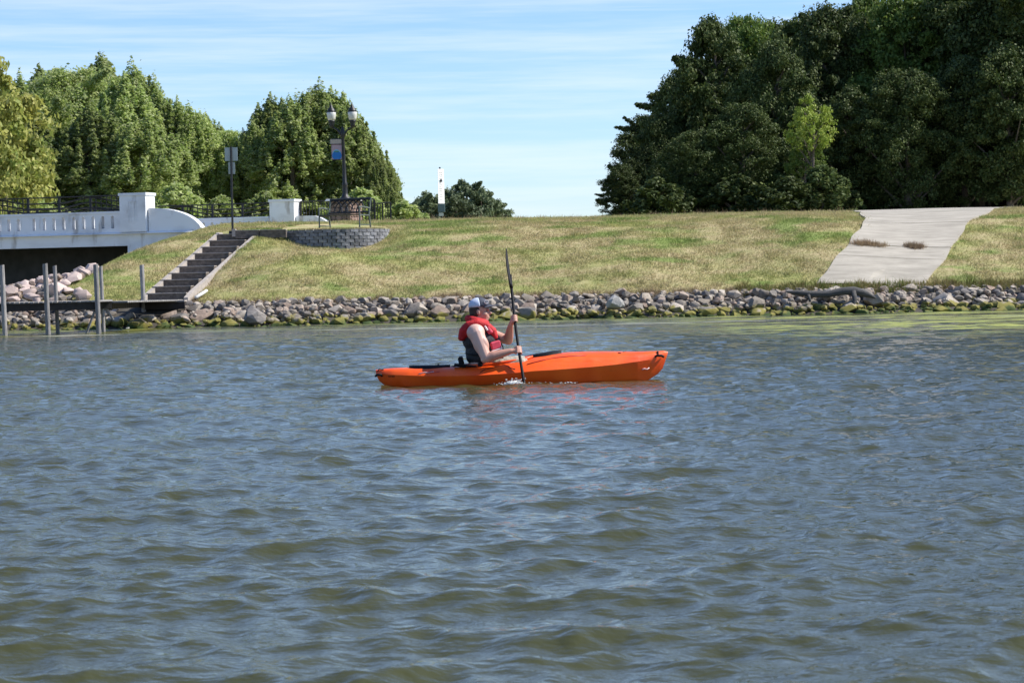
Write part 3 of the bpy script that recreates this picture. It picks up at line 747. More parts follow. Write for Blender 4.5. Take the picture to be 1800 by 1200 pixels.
# ------------------------------------------------------------------ dock
dock = thing('dock', 'old timber dock on posts reaching from the stair foot into the river', 'dock', (P(170, 585, 54).x, 54.5, 0))
DZ = .78
def post(px, top, D, r=.06, name='post', bot=-1.2, lean_=0):
    a = P(px, top, D); mb = MB(); V = []
    for z in (bot, .2, a.z):
        for k in range(10): th = 2 * math.pi * k / 10; V.append((a.x + (a.z - z) * .02 + lean_ * (a.z - z) + r * math.cos(th), D + r * math.sin(th), z + (0 if z < a.z else .01 * math.cos(th))))
    F = [(i * 10 + k, i * 10 + (k + 1) % 10, (i + 1) * 10 + (k + 1) % 10, (i + 1) * 10 + k) for i in range(2) for k in range(10)] + [tuple(range(9, -1, -1)), tuple(20 + k for k in range(10))]
    return pobj(name, mb.add(V, F), M['post'], dock)
posts = [(3, 466, 53.0, .06), (79, 463.5, 53.3, .06), (96, 467, 55.0, .048), (168, 464.5, 53.8, .06), (177, 468, 55.4, .045), (249, 465.5, 60.0, .06), (-80, 465, 52.8, .075), (-62, 468, 54.4, .055)]
for p in posts: post(*p)
def beamm(a, c, w, h, name='beam', mt_='deck'):
    a, c = Vector(a), Vector(c); d = (c - a); L = d.length; q = Matrix.Rotation(math.atan2(d.y, d.x), 3, 'Z')
    return pobj(name, MB().box((a + c) / 2, (L, w, h), q), M[mt_], dock)
xa = P(-110, 530, 53).x; xb = P(176, 530, 53.8).x
beamm((xa, 53.09, DZ - .13), (xb, 53.90, DZ - .13), .05, .17)
beamm((xa, 54.65, DZ - .13), (xb, 55.40, DZ - .13), .05, .17)
nb = 34
for i in range(nb):
    f = (i + .5) / nb; x = xa + (xb - xa) * f; y = 53.87 + .8 * f - .0
    pobj('plank', MB().box((x, y, DZ - .02 + random.uniform(-.004, .004)), ((xb - xa) / nb - .018, 1.72, .035)), M['post' if i % 4 else 'tread'], dock)
# gangway from the platform to the stair foot
g0 = Vector((P(160, 530, 55.2).x + .3, 55.5, DZ - .06)); g1 = Vector(((P(262, 530, 60.6).x + P(318, 530, 60.6).x) / 2, 60.9, P(290, 528, 60.6).z))
dv = (g1 - g0); dn = Vector((-dv.y, dv.x, 0)).normalized()
for s in (1,): beamm(g0 + dn * .48 * s - Vector((0, 0, .1)), g1 + dn * .48 * s - Vector((0, 0, .1)), .05, .16)
nb = 30; yawg = math.atan2(dv.y, dv.x)
for i in range(nb):
    p = g0.lerp(g1, (i + .5) / nb); pobj('plank', MB().box(p + Vector((0, 0, .0)), (dv.length / nb - .02, 1.1, .035), Matrix.Rotation(yawg, 3, 'Z')), M['post'], dock)
a, c = P(252, 530, 60.0), P(325, 530, 60.0)
pobj('beam', MB().box(((a.x + c.x) / 2, 60.0, P(290, 537, 60).z + .0), (c.x - a.x, .08, .20)), M['deck'], dock)
pobj('plank', MB().box(((a.x + c.x) / 2, 60.2, P(290, 529.5, 60).z), (c.x - a.x, .55, .04)), M['tread'], dock)
for (x0, y0, x1, y1, D, r_) in ((166, 548, 151, 588, 53.9, .03), (184, 540, 199, 562, 55.6, .03)):
    pobj('brace', MB().tube([P(x0, y0, D), P(x1, y1, D)], r_, 6), M['post'], dock)
# dark space under the shore end: boards added to stand in for its shade
bk = thing('shade_boards', 'dark boards added for the shade under the shore end of the dock', 'shade_boards', P(285, 555, 60.6))
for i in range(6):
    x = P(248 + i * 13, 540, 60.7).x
    pobj('shade_board', MB().box((x, 60.75, .33), (.19, .05, .68)), M['deck'], bk)

# ------------------------------------------------------------------ stones of the bank
mt, nt, b = new_mat('riprap stone')
g = N(nt, 'ShaderNodeNewGeometry'); oi = N(nt, 'ShaderNodeObjectInfo'); tcn = N(nt, 'ShaderNodeTexCoord')
ad = N(nt, 'ShaderNodeMath', operation='ADD'); lk(nt, g.outputs['Random Per Island'], ad.inputs[0]); lk(nt, oi.outputs['Random'], ad.inputs[1])
fr_ = N(nt, 'ShaderNodeMath', operation='FRACT'); lk(nt, ad.outputs[0], fr_.inputs[0])
rp = N(nt, 'ShaderNodeValToRGB'); lk(nt, fr_.outputs[0], rp.inputs['Fac'])
cols = [(0, (.25, .215, .18)), (.16, (.36, .305, .245)), (.30, (.17, .155, .145)), (.42, (.40, .345, .285)), (.53, (.30, .225, .175)), (.64, (.27, .24, .205)), (.74, (.47, .41, .34)), (.84, (.22, .19, .155)), (.93, (.38, .30, .24)), (1, (.22, .19, .17))]
rp.color_ramp.elements[0].color = cols[0][1] + (1,); rp.color_ramp.elements[1].color = cols[-1][1] + (1,)
for p_, c_ in cols[1:-1]:
    e = rp.color_ramp.elements.new(p_); e.color = c_ + (1,)
rp.color_ramp.interpolation = 'CONSTANT'
nz = N(nt, 'ShaderNodeTexNoise'); nz.inputs['Scale'].default_value = 9; nz.inputs['Detail'].default_value = 7; nz.inputs['Roughness'].default_value = .7; lk(nt, g.outputs['Position'], nz.inputs['Vector'])
mr = N(nt, 'ShaderNodeMapRange'); mr.inputs['From Min'].default_value = .3; mr.inputs['From Max'].default_value = .7; mr.inputs['To Min'].default_value = .62; mr.inputs['To Max'].default_value = 1.2; lk(nt, nz.outputs['Fac'], mr.inputs['Value'])
mr.inputs['To Min'].default_value = .5; mr.inputs['To Max'].default_value = 1.12
vs_ = N(nt, 'ShaderNodeVectorMath', operation='SCALE'); lk(nt, rp.outputs[0], vs_.inputs[0]); lk(nt, mr.outputs[0], vs_.inputs['Scale'])
sp = N(nt, 'ShaderNodeSeparateXYZ'); lk(nt, g.outputs['Position'], sp.inputs[0])
n3 = N(nt, 'ShaderNodeTexNoise'); n3.inputs['Scale'].default_value = 3.0; n3.inputs['Detail'].default_value = 4; lk(nt, g.outputs['Position'], n3.inputs['Vector'])
m_ = N(nt, 'ShaderNodeMath', operation='MULTIPLY_ADD'); lk(nt, n3.outputs['Fac'], m_.inputs[0]); m_.inputs[1].default_value = -.62; lk(nt, sp.outputs['Z'], m_.inputs[2])
mr2 = N(nt, 'ShaderNodeMapRange', interpolation_type='SMOOTHSTEP'); mr2.inputs['From Min'].default_value = -.04; mr2.inputs['From Max'].default_value = -.16; lk(nt, m_.outputs[0], mr2.inputs['Value'])
mr3 = N(nt, 'ShaderNodeMapRange', interpolation_type='SMOOTHSTEP'); mr3.inputs['From Min'].default_value = -.18; mr3.inputs['From Max'].default_value = -.30; lk(nt, m_.outputs[0], mr3.inputs['Value'])
mm = N(nt, 'ShaderNodeMix', data_type='RGBA'); mm.inputs[6].default_value = (.21, .185, .045, 1); mm.inputs[7].default_value = (.05, .075, .02, 1); lk(nt, mr3.outputs[0], mm.inputs['Factor'])
m5 = N(nt, 'ShaderNodeMix', data_type='RGBA'); lk(nt, mr2.outputs[0], m5.inputs['Factor']); lk(nt, vs_.outputs[0], m5.inputs[6]); lk(nt, mm.outputs[2], m5.inputs[7])
lk(nt, m5.outputs[2], b.inputs['Base Color']); b.inputs['Roughness'].default_value = .85; b.inputs['Specular IOR Level'].default_value = .25
bp = N(nt, 'ShaderNodeBump'); bp.inputs['Strength'].default_value = .5; bp.inputs['Distance'].default_value = .03; lk(nt, nz.outputs['Fac'], bp.inputs['Height']); lk(nt, bp.outputs[0], b.inputs['Normal'])
M['stone'] = mt
def stone_verts(r, npts=24):
    bm = bmesh.new(); sx, sy, sz = r.uniform(.85, 1.25), r.uniform(.75, 1.1), r.uniform(.55, .85)
    for i in range(npts):
        v = Vector((r.gauss(0, 1), r.gauss(0, 1), r.gauss(0, 1))).normalized() * r.uniform(.86, 1.08)
        bm.verts.new((v.x * sx * .5, v.y * sy * .5, v.z * sz * .5))
    bmesh.ops.convex_hull(bm, input=list(bm.verts))
    for v in [v for v in bm.verts if not v.link_faces]: bm.verts.remove(v)
    bm.verts.ensure_lookup_table(); bm.verts.index_update()
    V = np.array([v.co[:] for v in bm.verts]); F = [[v.index for v in f.verts] for f in bm.faces]; bm.free(); return V, F
rst = random.Random(11); SV = [stone_verts(rst, 26) for _ in range(14)]
SM = []
for V, F in SV:
    me = bpy.data.meshes.new('stone'); me.from_pydata(V.tolist(), [], F); me.materials.append(M['stone'])
    me.polygons.foreach_set('use_smooth', np.ones(len(me.polygons), bool)); me.update()
    try: me.set_sharp_from_angle(angle=R(38))
    except Exception: pass
    SM.append(me)
M['heapstone'] = mat('pinkish quarry stone', (.47, .385, .33), .85, .4, 5, .6, col2=(.40, .30, .27), rand=.3)
SMH = []
for me in SM:
    m2_ = me.copy(); m2_.materials.clear(); m2_.materials.append(M['heapstone']); SMH.append(m2_)
# soil sheet the stones lie in
V = []; xs_ = np.arange(-24, 22, .3); us = np.linspace(-.8, 1.98, 12)
for u in us:
    for x in xs_: V.append((x, float(shore(x)) + u, HZ(x, float(shore(x)) + u) + .045))
n = len(xs_); F = [(i * n + k, i * n + k + 1, (i + 1) * n + k + 1, (i + 1) * n + k) for i in range(len(us) - 1) for k in range(n - 1)]
M['soil'] = mat('dark wet soil', (.07, .06, .045), .95, .4, 4, .5)
bank = tag(obj('stone_bank', MB().add(V, F), M['soil'], smooth=True), kind='structure')
cand = []   # x, y, z, size
placed = []
cell = {}
def try_place(x, y, s, k=.40, zo=.10):
    cx, cy = int(x / .6), int(y / .6)
    for i in (-1, 0, 1):
        for j in (-1, 0, 1):
            for (X, Y, S) in cell.get((cx + i, cy + j), ()):
                if (X - x) ** 2 + ((Y - y) * 1.15) ** 2 < ((S + s) * k) ** 2: return False
    cell.setdefault((cx, cy), []).append((x, y, s)); placed.append((x, y, HZ(x, y) + s * zo + .03, s)); return True
rs = random.Random(21)
for smin_, smax_, tries in ((.50, .70, 40), (.34, .48, 230), (.22, .36, 1700), (.15, .24, 6000), (.10, .15, 6000)):
    for _ in range(tries):
        x = rs.uniform(-15.5, 16.5); u = rs.uniform(-.35, 1.95)
        if smin_ > .45: u = rs.uniform(-.2, .9)
        if smin_ < .2 and rs.random() < .5: u = rs.uniform(1.0, 2.0)
        y = float(shore(x)) + u; s = rs.uniform(smin_, smax_)
        if -10.4 < x < -8.6 and u > 1.0: continue
        if u > 2.0 and x > 8.5 and s > .3: continue
        try_place(x, y, s)
# heap of stones beside the bridge opening
for smin_, smax_, tries in ((.5, .62, 60), (.36, .5, 500), (.22, .36, 1500), (.14, .22, 2500)):
    for _ in range(tries):
        y = rs.uniform(61, 70.5); lim = -.188 * y + .3 * math.sin(y * 2); x = rs.uniform(-18.5, lim)
        try_place(x, y, rs.uniform(smin_, smax_), zo=.18)
# second, loose layer that rides on the first
for _ in range(330):
    x = rs.uniform(-15, 16); u = rs.uniform(.2, 1.6); s = rs.uniform(.14, .32)
    if -10.4 < x < -8.6: continue
    y = float(shore(x)) + u; placed.append((x, y, HZ(x, y) + .17, s))
for _ in range(130):
    y = rs.uniform(62, 69); x = rs.uniform(-18, -.198 * y); placed.append((x, y, HZ(x, y) + .26, rs.uniform(.2, .42)))
def score(p): return p[3] * (1 if abs(p[0] / p[1]) < .232 else .1) + (.0 if p[1] < 66 else -.05)
placed.sort(key=score, reverse=True)
NB = 285
for x, y, z, s in placed[:NB]:
    o = link('stone', rs.choice(SMH if (x < -.183 * y and y > 60.9) else SM), None, bank); o.location = (x, y, z); o.scale = (s * 1.05, s * 1.05, s)
    o.rotation_euler = (rs.uniform(-.35, .35), rs.uniform(-.35, .35), rs.uniform(0, 6.28))
AV, AF, off = [], [], 0
for x, y, z, s in placed[NB:]:
    V, F = SV[rs.randrange(len(SV))]; q = Matrix.Rotation(rs.uniform(0, 6.28), 3, 'Z') @ Matrix.Rotation(rs.uniform(-.6, .6), 3, 'X')
    AV.append((V * s) @ np.array(q).T + np.array([x, y, z])); AF += [[i + off for i in f] for f in F]; off += len(V)
me = bpy.data.meshes.new('small_stones'); me.from_pydata(np.concatenate(AV).tolist(), [], AF); me.materials.append(M['stone']); me.update()
o = link('small_stones', me, None, bank); tag(o, kind='stuff')
print('STONES', len(placed))
# one large pointed boulder and a few standouts
def boulder(px0, px1, py0, py1, D, label, tilt, seed, mt_):
    a, c = P(px0, py1, D), P(px1, py0, D); w, h = c.x - a.x, c.z - a.z
    r = random.Random(seed); bm = bmesh.new()
    for i in range(40):
        v = Vector((r.gauss(0, 1), r.gauss(0, 1), r.gauss(0, 1))).normalized() * r.uniform(.9, 1.06)
        k = 1 - .55 * max(0, v.z) * tilt
        bm.verts.new((v.x * w / 2 * k - v.z * tilt * .1 * w, v.y * w * .42 * k, v.z * h / 2))
    bmesh.ops.convex_hull(bm, input=list(bm.verts))
    for v in [v for v in bm.verts if not v.link_faces]: bm.verts.remove(v)
    me = bpy.data.meshes.new('boulder'); bm.to_mesh(me); bm.free(); me.materials.append(mt_)
    o = link('boulder', me, None, None, ((a.x + c.x) / 2, D, (a.z + c.z) / 2)); return tag(o, label, 'boulder')
M['boulder'] = mat('banded grey rock', (.30, .27, .24), .85, .4, 4, .9, col2=(.16, .14, .125), stretch=(1, 1, 6))
M['boulder2'] = mat('pale flat rock', (.40, .38, .35), .85, .3, 7, .7)
boulder(425, 468, 536, 574, 58.2, 'large pointed brown grey boulder at the waterline right of the stair foot', 1.0, 3, M['boulder'])
boulder(1064, 1098, 518, 548, 59.0, 'broad flat faced grey boulder in the stone bank right of the paddle', .1, 5, M['boulder2'])
boulder(118, 146, 480, 512, 63.5, 'big pinkish boulder on the stone heap beside the bridge opening', .2, 9, mat('pink granite', (.46, .34, .32), .85, .3, 7, .6))
# driftwood log
log = thing('driftwood_log', 'dark grey driftwood log lying on the stones below the concrete ramp', 'log', P(1450, 520, 60.0))
mb = MB().tube([P(x, y, 58.75) for x, y in ((1385, 513), (1400, 514), (1430, 517), (1455, 517), (1480, 512), (1500, 511), (1518, 515), (1538, 523))], [.03, .065, .085, .09, .10, .11, .10, .03], 10, rnd=True); pobj('trunk', mb, M['bark2'], log, True)
pobj('branch', MB().tube([P(1500, 512, 58.7), P(1503, 528, 58.6), P(1498, 540, 58.5)], [.08, .06, .045], 8), M['bark2'], log, True)
pobj('branch', MB().tube([P(1421, 518, 58.7), P(1424, 530, 58.6)], [.05, .03], 7), M['bark2'], log, True)
pp = thing('drain_pipe', 'short white pipe sticking out of the grass beside the stair foot', 'pipe', P(350, 520, 61.0))
pobj('pipe_body', MB().tube([P(344, 523, 60.7), P(363, 511, 61.4)], .045, 10), M['pvc'], pp, True)
# ------------------------------------------------------------------ grass blades
def blades(n, xr, yr, h0, h1, w, seed, keep=None, jit=.5):
    r = np.random.default_rng(seed); x = r.uniform(*xr, n); y = r.uniform(*yr, n)
    if keep is not None: k = keep(x, y, r); x, y = x[k], y[k]
    z = H(x, y); n = len(x); h = r.uniform(h0, h1, n); th = r.uniform(0, math.pi, n); lean = r.normal(0, jit, (n, 2)) * h[:, None]
    dx, dy = np.cos(th) * w / 2, np.sin(th) * w / 2
    V = np.stack([np.stack([x - dx, y - dy, z - .01], -1), np.stack([x + dx, y + dy, z - .01], -1), np.stack([x + lean[:, 0], y + lean[:, 1], z + h], -1)], 1).reshape(-1, 3)
    return V, np.arange(3 * n).reshape(-1, 3)
def keep_lawn(x, y, r):
    u = y - shore(x); l, rr = ramp_edges(y); ok = (u > 1.80 + .12 * np.sin(x * 2.3) + .1 * np.sin(x * 5.1)) & ~((x > l + .12 * np.sin(y * 9) + .06) & (x < rr - .12 * np.sin(y * 7) - .06))
    ok &= (x > -.19 * y - .2) & ~((x - WC.x) ** 2 + (y - WC.y) ** 2 < 1.6 ** 2)
    sx = np.interp(y, [60.7, 66.4], [(SL[0][0] + SR[0][0]) / 2, (SL[-1][0] + SR[-1][0]) / 2]); ok &= ~((np.abs(x - sx) < .66) & (y < 67.2))
    return ok
V, F = blades(560000, (-14, 18.5), (59.9, 75.5), .02, .07, .018, 5, keep_lawn)
tag(link('lawn_grass', np_mesh('lawn_grass', V, F), M['blade']), 'short dry lawn grass covering the sloping river bank', 'grass', kind='stuff')
def clumps(n, xr, yr, r0, seed, keep, h0, h1, w, per):
    r = np.random.default_rng(seed); cx = r.uniform(*xr, n); cy = r.uniform(*yr, n); k = keep(cx, cy, r); cx, cy = cx[k], cy[k]
    x = np.repeat(cx, per) + r.normal(0, r0, len(cx) * per); y = np.repeat(cy, per) + r.normal(0, r0, len(cx) * per)
    n = len(x); z = H(x, y); h = r.uniform(h0, h1, n) * np.repeat(r.uniform(.5, 1.1, len(cx)), per); th = r.uniform(0, math.pi, n); lean = r.normal(0, .45, (n, 2)) * h[:, None]
    dx, dy = np.cos(th) * w / 2, np.sin(th) * w / 2
    V = np.stack([np.stack([x - dx, y - dy, z - .02], -1), np.stack([x + dx, y + dy, z - .02], -1), np.stack([x + lean[:, 0], y + lean[:, 1], z + h], -1)], 1).reshape(-1, 3)
    return V, np.arange(3 * n).reshape(-1, 3)
V, F = clumps(1000, (-11, 18), (59.8, 61.4), .07, 8, lambda x, y, r: (np.abs(y - shore(x) - 1.95) < .26), .06, .19, .018, 46)
tag(link('edge_weeds', np_mesh('edge_weeds', V, F), M['drygrass']), 'brown dry weeds fringing the top of the stones', 'weeds', kind='stuff')
V, F = clumps(620, (6, 18), (59.9, 61.6), .09, 9, lambda x, y, r: (np.abs(y - shore(x) - 2.05) < .3) & (r.uniform(0, 1, len(x)) < np.interp(x, [6, 8, 10, 18], [.5, .9, 1, .6])), .08, .28, .03, 60)
tag(link('green_weeds', np_mesh('green_weeds', V, F), M['weed']), 'taller green weeds along the stones below the ramp', 'weeds', kind='stuff')
r_ = np.random.default_rng(77); n_ = 16000; th_ = r_.uniform(0, 6.283, n_); q_ = np.sqrt(r_.uniform(0, 1, n_)) * 1.44
x_ = WC.x + q_ * np.cos(th_); y_ = WC.y + q_ * np.sin(th_); h_ = r_.uniform(.03, .09, n_); a_ = r_.uniform(0, 3.14, n_); z_ = np.full(n_, WT - .02)
V = np.stack([np.stack([x_ - .011 * np.cos(a_), y_ - .011 * np.sin(a_), z_], -1), np.stack([x_ + .011 * np.cos(a_), y_ + .011 * np.sin(a_), z_], -1), np.stack([x_ + r_.normal(0, .5, n_) * h_, y_ + r_.normal(0, .5, n_) * h_, z_ + h_], -1)], 1).reshape(-1, 3)
tag(link('lookout_grass', np_mesh('lookout_grass', V, np.arange(3 * n_).reshape(-1, 3)), M['blade']), 'short grass around the bench feet on the lookout', 'grass', kind='stuff')
V, F = clumps(200, (-8, 18), (69, 73.5), .05, 29, keep_lawn, .06, .24, .016, 9)
tag(link('crest_grass', np_mesh('crest_grass', V, F), M['drygrass']), 'thin seed stalks along the crest of the bank', 'grass', kind='stuff')
V, F = clumps(1500, (-11, 18), (61, 74), .10, 19, keep_lawn, .05, .13, .028, 26)
tag(link('lawn_tufts', np_mesh('lawn_tufts', V, F), M['blade']), 'coarser green tufts scattered over the bank', 'grass', kind='stuff')
for (x0, x1, yy, lab, mt_) in ((1492, 1560, 442, 'long reddish weed clump growing in the ramp joint on the left', 'drygrass'), (1590, 1628, 447, 'short reddish weed clump growing in the ramp joint on the right', 'drygrass')):
    D = 63.57; a, c = P(x0, yy, D), P(x1, yy, D)
    V, F = clumps(150, (a.x - .1, c.x + .1), (D - .22, D + .22), .05, int(x0), lambda x, y, r: (((x - (a.x + c.x) / 2) / ((c.x - a.x) / 2)) ** 2 + ((y - D) / .2) ** 2) < r.uniform(.1, 1.3, len(x)), .03, .19, .016, 18)
    V = np.array(V) + np.array([0, 0, .05]); tag(link('weed_clump', np_mesh('weed_clump', V, F), M[mt_]), lab, 'weed', 'weeds in the ramp joint')

# ------------------------------------------------------------------ trees
def leaves(C_, n_each, rad, L, Wd, seed, sq=(1, 1, 1), outc=None, upb=.35):
    r = np.random.default_rng(seed); C_ = np.asarray(C_); K = len(C_)
    n = K * n_each; c = np.repeat(C_, n_each, 0); R_ = np.repeat(rad, n_each)
    d = r.normal(size=(n, 3)); d /= np.linalg.norm(d, axis=1)[:, None]
    rr = R_ * (r.uniform(0, 1, n) ** .45) * (1 + .25 * r.normal(size=n) * (r.uniform(0, 1, n) < .25))
    off = d * rr[:, None] * np.array(sq)
    if sq[2] > 1.5:          # poplar sprays point upwards like flames
        q_ = np.clip(off[:, 2] / (R_ * sq[2]), -1, 1.2); off[:, :2] *= np.clip(1.0 - .85 * q_, .12, 1.15)[:, None]; off[:, 2] *= np.where(q_ > 0, 1.35, .55)
    p = c + off
    nrm = d * .6 + r.normal(size=(n, 3)) * .55 + np.array([0, 0, upb]); nrm /= np.linalg.norm(nrm, axis=1)[:, None]
    t = np.cross(nrm, r.normal(size=(n, 3))); t /= np.linalg.norm(t, axis=1)[:, None]; b_ = np.cross(nrm, t)
    s = r.uniform(.6, 1.35, n)[:, None]
    V = np.stack([p - t * L * s, p + b_ * Wd * s, p + t * L * s, p - b_ * Wd * s], 1).reshape(-1, 3)
    return V, np.arange(4 * n).reshape(-1, 4)
def crown(kind, seed, H_, Wd, base, n_each, K, leaf):
    """crown as many leaf clumps spread over limbs; H_ height, Wd width, base = bare stem"""
    r = np.random.default_rng(seed)
    prof = {'poplar': ([0, .08, .35, .6, .8, .93, 1], [.8, .95, 1, .88, .60, .30, .06]),
            'round': ([0, .1, .3, .55, .8, .93, 1], [.45, .8, 1, 1, .78, .45, .12]),
            'bush': ([0, .2, .5, .8, 1], [.95, 1, .95, .6, .1])}[kind]
    lob = r.uniform(0, 6.28, 6); C_, rad = [], []
    for i in range(K):
        f = r.uniform(0, 1) ** .85; th = r.uniform(0, 6.28)
        rr = np.interp(f, *prof) * Wd / 2 * (1 + .16 * math.sin(3 * th + lob[0] + f * 5) + .12 * math.sin(5 * th + lob[1] - f * 7))
        q = r.uniform(.35, 1) ** .5 if r.uniform() < .8 else r.uniform(0, .6)
        z = base + f * (H_ - base) * (1 + .05 * math.sin(2 * th + lob[2]))
        C_.append((rr * q * math.cos(th), rr * q * math.sin(th), z)); rad.append(Wd * (r.uniform(.05, .105) if kind == 'poplar' else r.uniform(.055, .12)) * (1 - .25 * f))
    if kind == 'poplar':           # upright leaders that break the outline
        for i in range(K // 4):
            th = r.uniform(0, 6.28); q = r.uniform(.1, .9); f0 = np.interp(q, [0, .5, 1], [.93, .78, .45]); x, y = q * Wd / 2 * math.cos(th), q * Wd / 2 * math.sin(th)
            hh = r.uniform(.05, .15) * H_
            for k in range(4): C_.append((x, y, base + f0 * (H_ - base) + hh * k / 3)); rad.append(Wd * .042 * (1.15 - k * .25))
    if kind == 'round' and H_ > 9:    # limbs reaching out of the crown
        for i in range(13):
            th = r.uniform(0, 6.28); f = r.uniform(.15, .97); d0 = np.interp(f, *prof) * Wd / 2; up = r.uniform(-.05, .75); ln = r.uniform(.08, .20) * Wd
            for k in range(5):
                q = d0 * .9 + ln * k / 4; C_.append((q * math.cos(th), q * math.sin(th), base + f * (H_ - base) + up * ln * k / 4)); rad.append(Wd * .052 * (1.15 - k * .19))
    sq = (1, 1, 1.95) if kind == 'poplar' else (1, 1, 1.25) if kind == 'bush' else (1.25, 1.25, .85)
    V, F = leaves(C_, n_each, np.array(rad), leaf, leaf * .55, seed + 1, sq)
    tm = MB(); lean_ = r.normal(0, .02, 2)
    tr = [(lean_[0] * z, lean_[1] * z, z) for z in np.linspace(-.3, H_ * .85, 7)]
    tm.tube(tr, [Wd * .042 * (1 - .8 * k / 6) + .02 for k in range(7)], 8)
    for i in r.choice(K, 16, replace=False):
        c = Vector(C_[i]); s = Vector((0, 0, max(base * .7, c.z - (c.xy.length) * .9)))
        tm.tube([s, s.lerp(c, .5) + Vector((0, 0, .1)), c], [Wd * .016, Wd * .010, Wd * .004], 5)
    return np_mesh(kind + '_crown', V, F), tm.mesh('trunk')
TM = {}
def kindmesh(key, *a):
    TM[key] = crown(*a)
kindmesh('popA', 'poplar', 31, 10, 5.0, .2, 130, 250, .085)
kindmesh('popB', 'poplar', 32, 10, 5.6, .1, 130, 270, .085)
kindmesh('popC', 'poplar', 33, 10, 4.4, .2, 130, 250, .085)
kindmesh('rndA', 'round', 41, 10, 7.0, 1.1, 140, 330, .095)
kindmesh('rndB', 'round', 42, 10, 7.6, .9, 140, 340, .095)
kindmesh('rndC', 'round', 43, 10, 6.2, 1.3, 140, 300, .10)
kindmesh('yelA', 'round', 51, 9, 7.0, 1.0, 110, 200, .14)
kindmesh('bush', 'bush', 61, 3, 3.4, .05, 120, 90, .11)
kindmesh('sap', 'round', 71, 7, 3.6, 4.1, 75, 80, .085)
kindmesh('far', 'round', 81, 10, 9.0, .5, 110, 130, .22)
tree_meshes = {}
def tree(px, top, D, key, leafm, label, cat='tree', group=None, wide=1.0, rot=None, name=None, href=10, zoff=0, lean=0):
    x = (px - 900) / FPX * D; zb = HZ(x, D) + zoff; h = P(px, top, D).z - zb
    k = (key, leafm)
    if k not in tree_meshes:
        cm_, tm_ = TM[key]; c2 = cm_ if not cm_.materials else cm_.copy()
        if c2.materials: c2.materials.clear()
        c2.materials.append(M[leafm])
        if not tm_.materials: tm_.materials.append(M['bark'])
        tree_meshes[k] = (c2, tm_)
    c2, tm_ = tree_meshes[k]; s = h / href
    t = thing(name or ('poplar_tree' if key.startswith('pop') else 'shrub' if key == 'bush' else 'tree'), label, cat, (x, D, zb), group)
    t.scale = (s * wide, s * wide, s); t.rotation_euler = (0, lean, random.uniform(0, 6.28) if rot is None else rot)
    link('crown', c2, None, t); link('trunk', tm_, None, t); return t
G1 = 'poplars behind the bridge'
tree(-12, 118, 86, 'yelA', 'yellow', 'yellowing broad tree at the left edge behind the bridge railing', wide=.74, href=9)
tree(-150, 90, 92, 'yelA', 'yellow', 'yellow green tree mostly outside the left edge of the frame', wide=.9, href=9)
for i, (px, top, D, k, wd, lab) in enumerate((
    (44, 160, 112, 'popB', 1.2, 'poplar just right of the yellowing tree, its twin tips showing against the sky'),
    (88, 140, 118, 'popC', 1.5, 'tall green tree forming the left shoulder of the big grove'),
    (136, 130, 114, 'rndB', 1.05, 'tallest tree of the big grove, at its rounded summit'),
    (190, 126, 118, 'popA', 1.5, 'broad tree directly right of the grove summit'),
    (225, 158, 109, 'popA', 1.4, 'broad poplar rising above the near white pillar'),
    (252, 142, 116, 'popB', 1.2, 'poplar with a single spire tip right of the near white pillar'),
    (290, 178, 112, 'popC', 1.4, 'mid height poplar on the right shoulder of the big grove'),
    (170, 200, 106, 'popC', 1.7, 'low bushy poplar in front of the grove summit'),
    (80, 215, 106, 'popA', 1.7, 'low bushy poplar in front of the left grove shoulder'),
    (262, 225, 105, 'popB', 1.7, 'low bushy poplar between the near pillar and the grove shoulder'),
    (318, 196, 117, 'popA', 1.1, 'narrow poplar with feathery spires between shoulder and sign'),
    (348, 208, 112, 'popB', 1.3, 'lower poplar left of the thin sign post'),
    (376, 218, 116, 'popC', 1.4, 'dense poplar immediately left of the sign panels'),
    (404, 238, 113, 'rndA', 1.1, 'small round tree directly behind the sign panels'),
    (432, 262, 118, 'popC', 1.5, 'lowest poplar, in the dip between the two groves'),
    (458, 235, 110, 'popB', 1.3, 'poplar at the left end of the second grove'),
    (490, 190, 112, 'popA', 1.3, 'poplar with a lone spire tip in the second grove'),
    (522, 190, 109, 'popC', 1.5, 'poplar behind the far white pillar'),
    (563, 172, 111, 'popB', 1.35, 'tallest poplar of the second grove, left of the lamp globes'),
    (597, 180, 113, 'popA', 1.35, 'poplar directly behind the twin lamp'),
    (622, 198, 110, 'popC', 1.4, 'bright poplar touching the right lamp globe'),
    (648, 245, 112, 'popB', 1.3, 'poplar sloping down to the right of the lamp post'),
    (670, 285, 109, 'popA', 1.3, 'lower poplar at the right slope of the second grove'),
    (692, 335, 108, 'popC', 1.6, 'smallest poplar at the right foot of the second grove'))):
    tree(px, top, D, k, 'poplar', lab, group=G1, wide=wd)
for px, top, D, wd, lab in ((318, 333, 100, 1.1, 'bright round shrub right of the near white pillar'), (70, 352, 101, 1.5, 'low shrub behind the left part of the bridge railing'),
                            (395, 352, 101, 1.3, 'low shrub behind the sign post foot'), (470, 345, 102, 1.2, 'shrub left of the far white pillar'), (640, 340, 102, 1.3, 'shrub right behind the stone pedestal'), (712, 358, 103, 1.3, 'low green shrub right of the railing end')):
    tree(px, top, D, 'bush', 'poplar', lab, 'shrub', 'shrubs under the poplars', wide=wd, href=3)
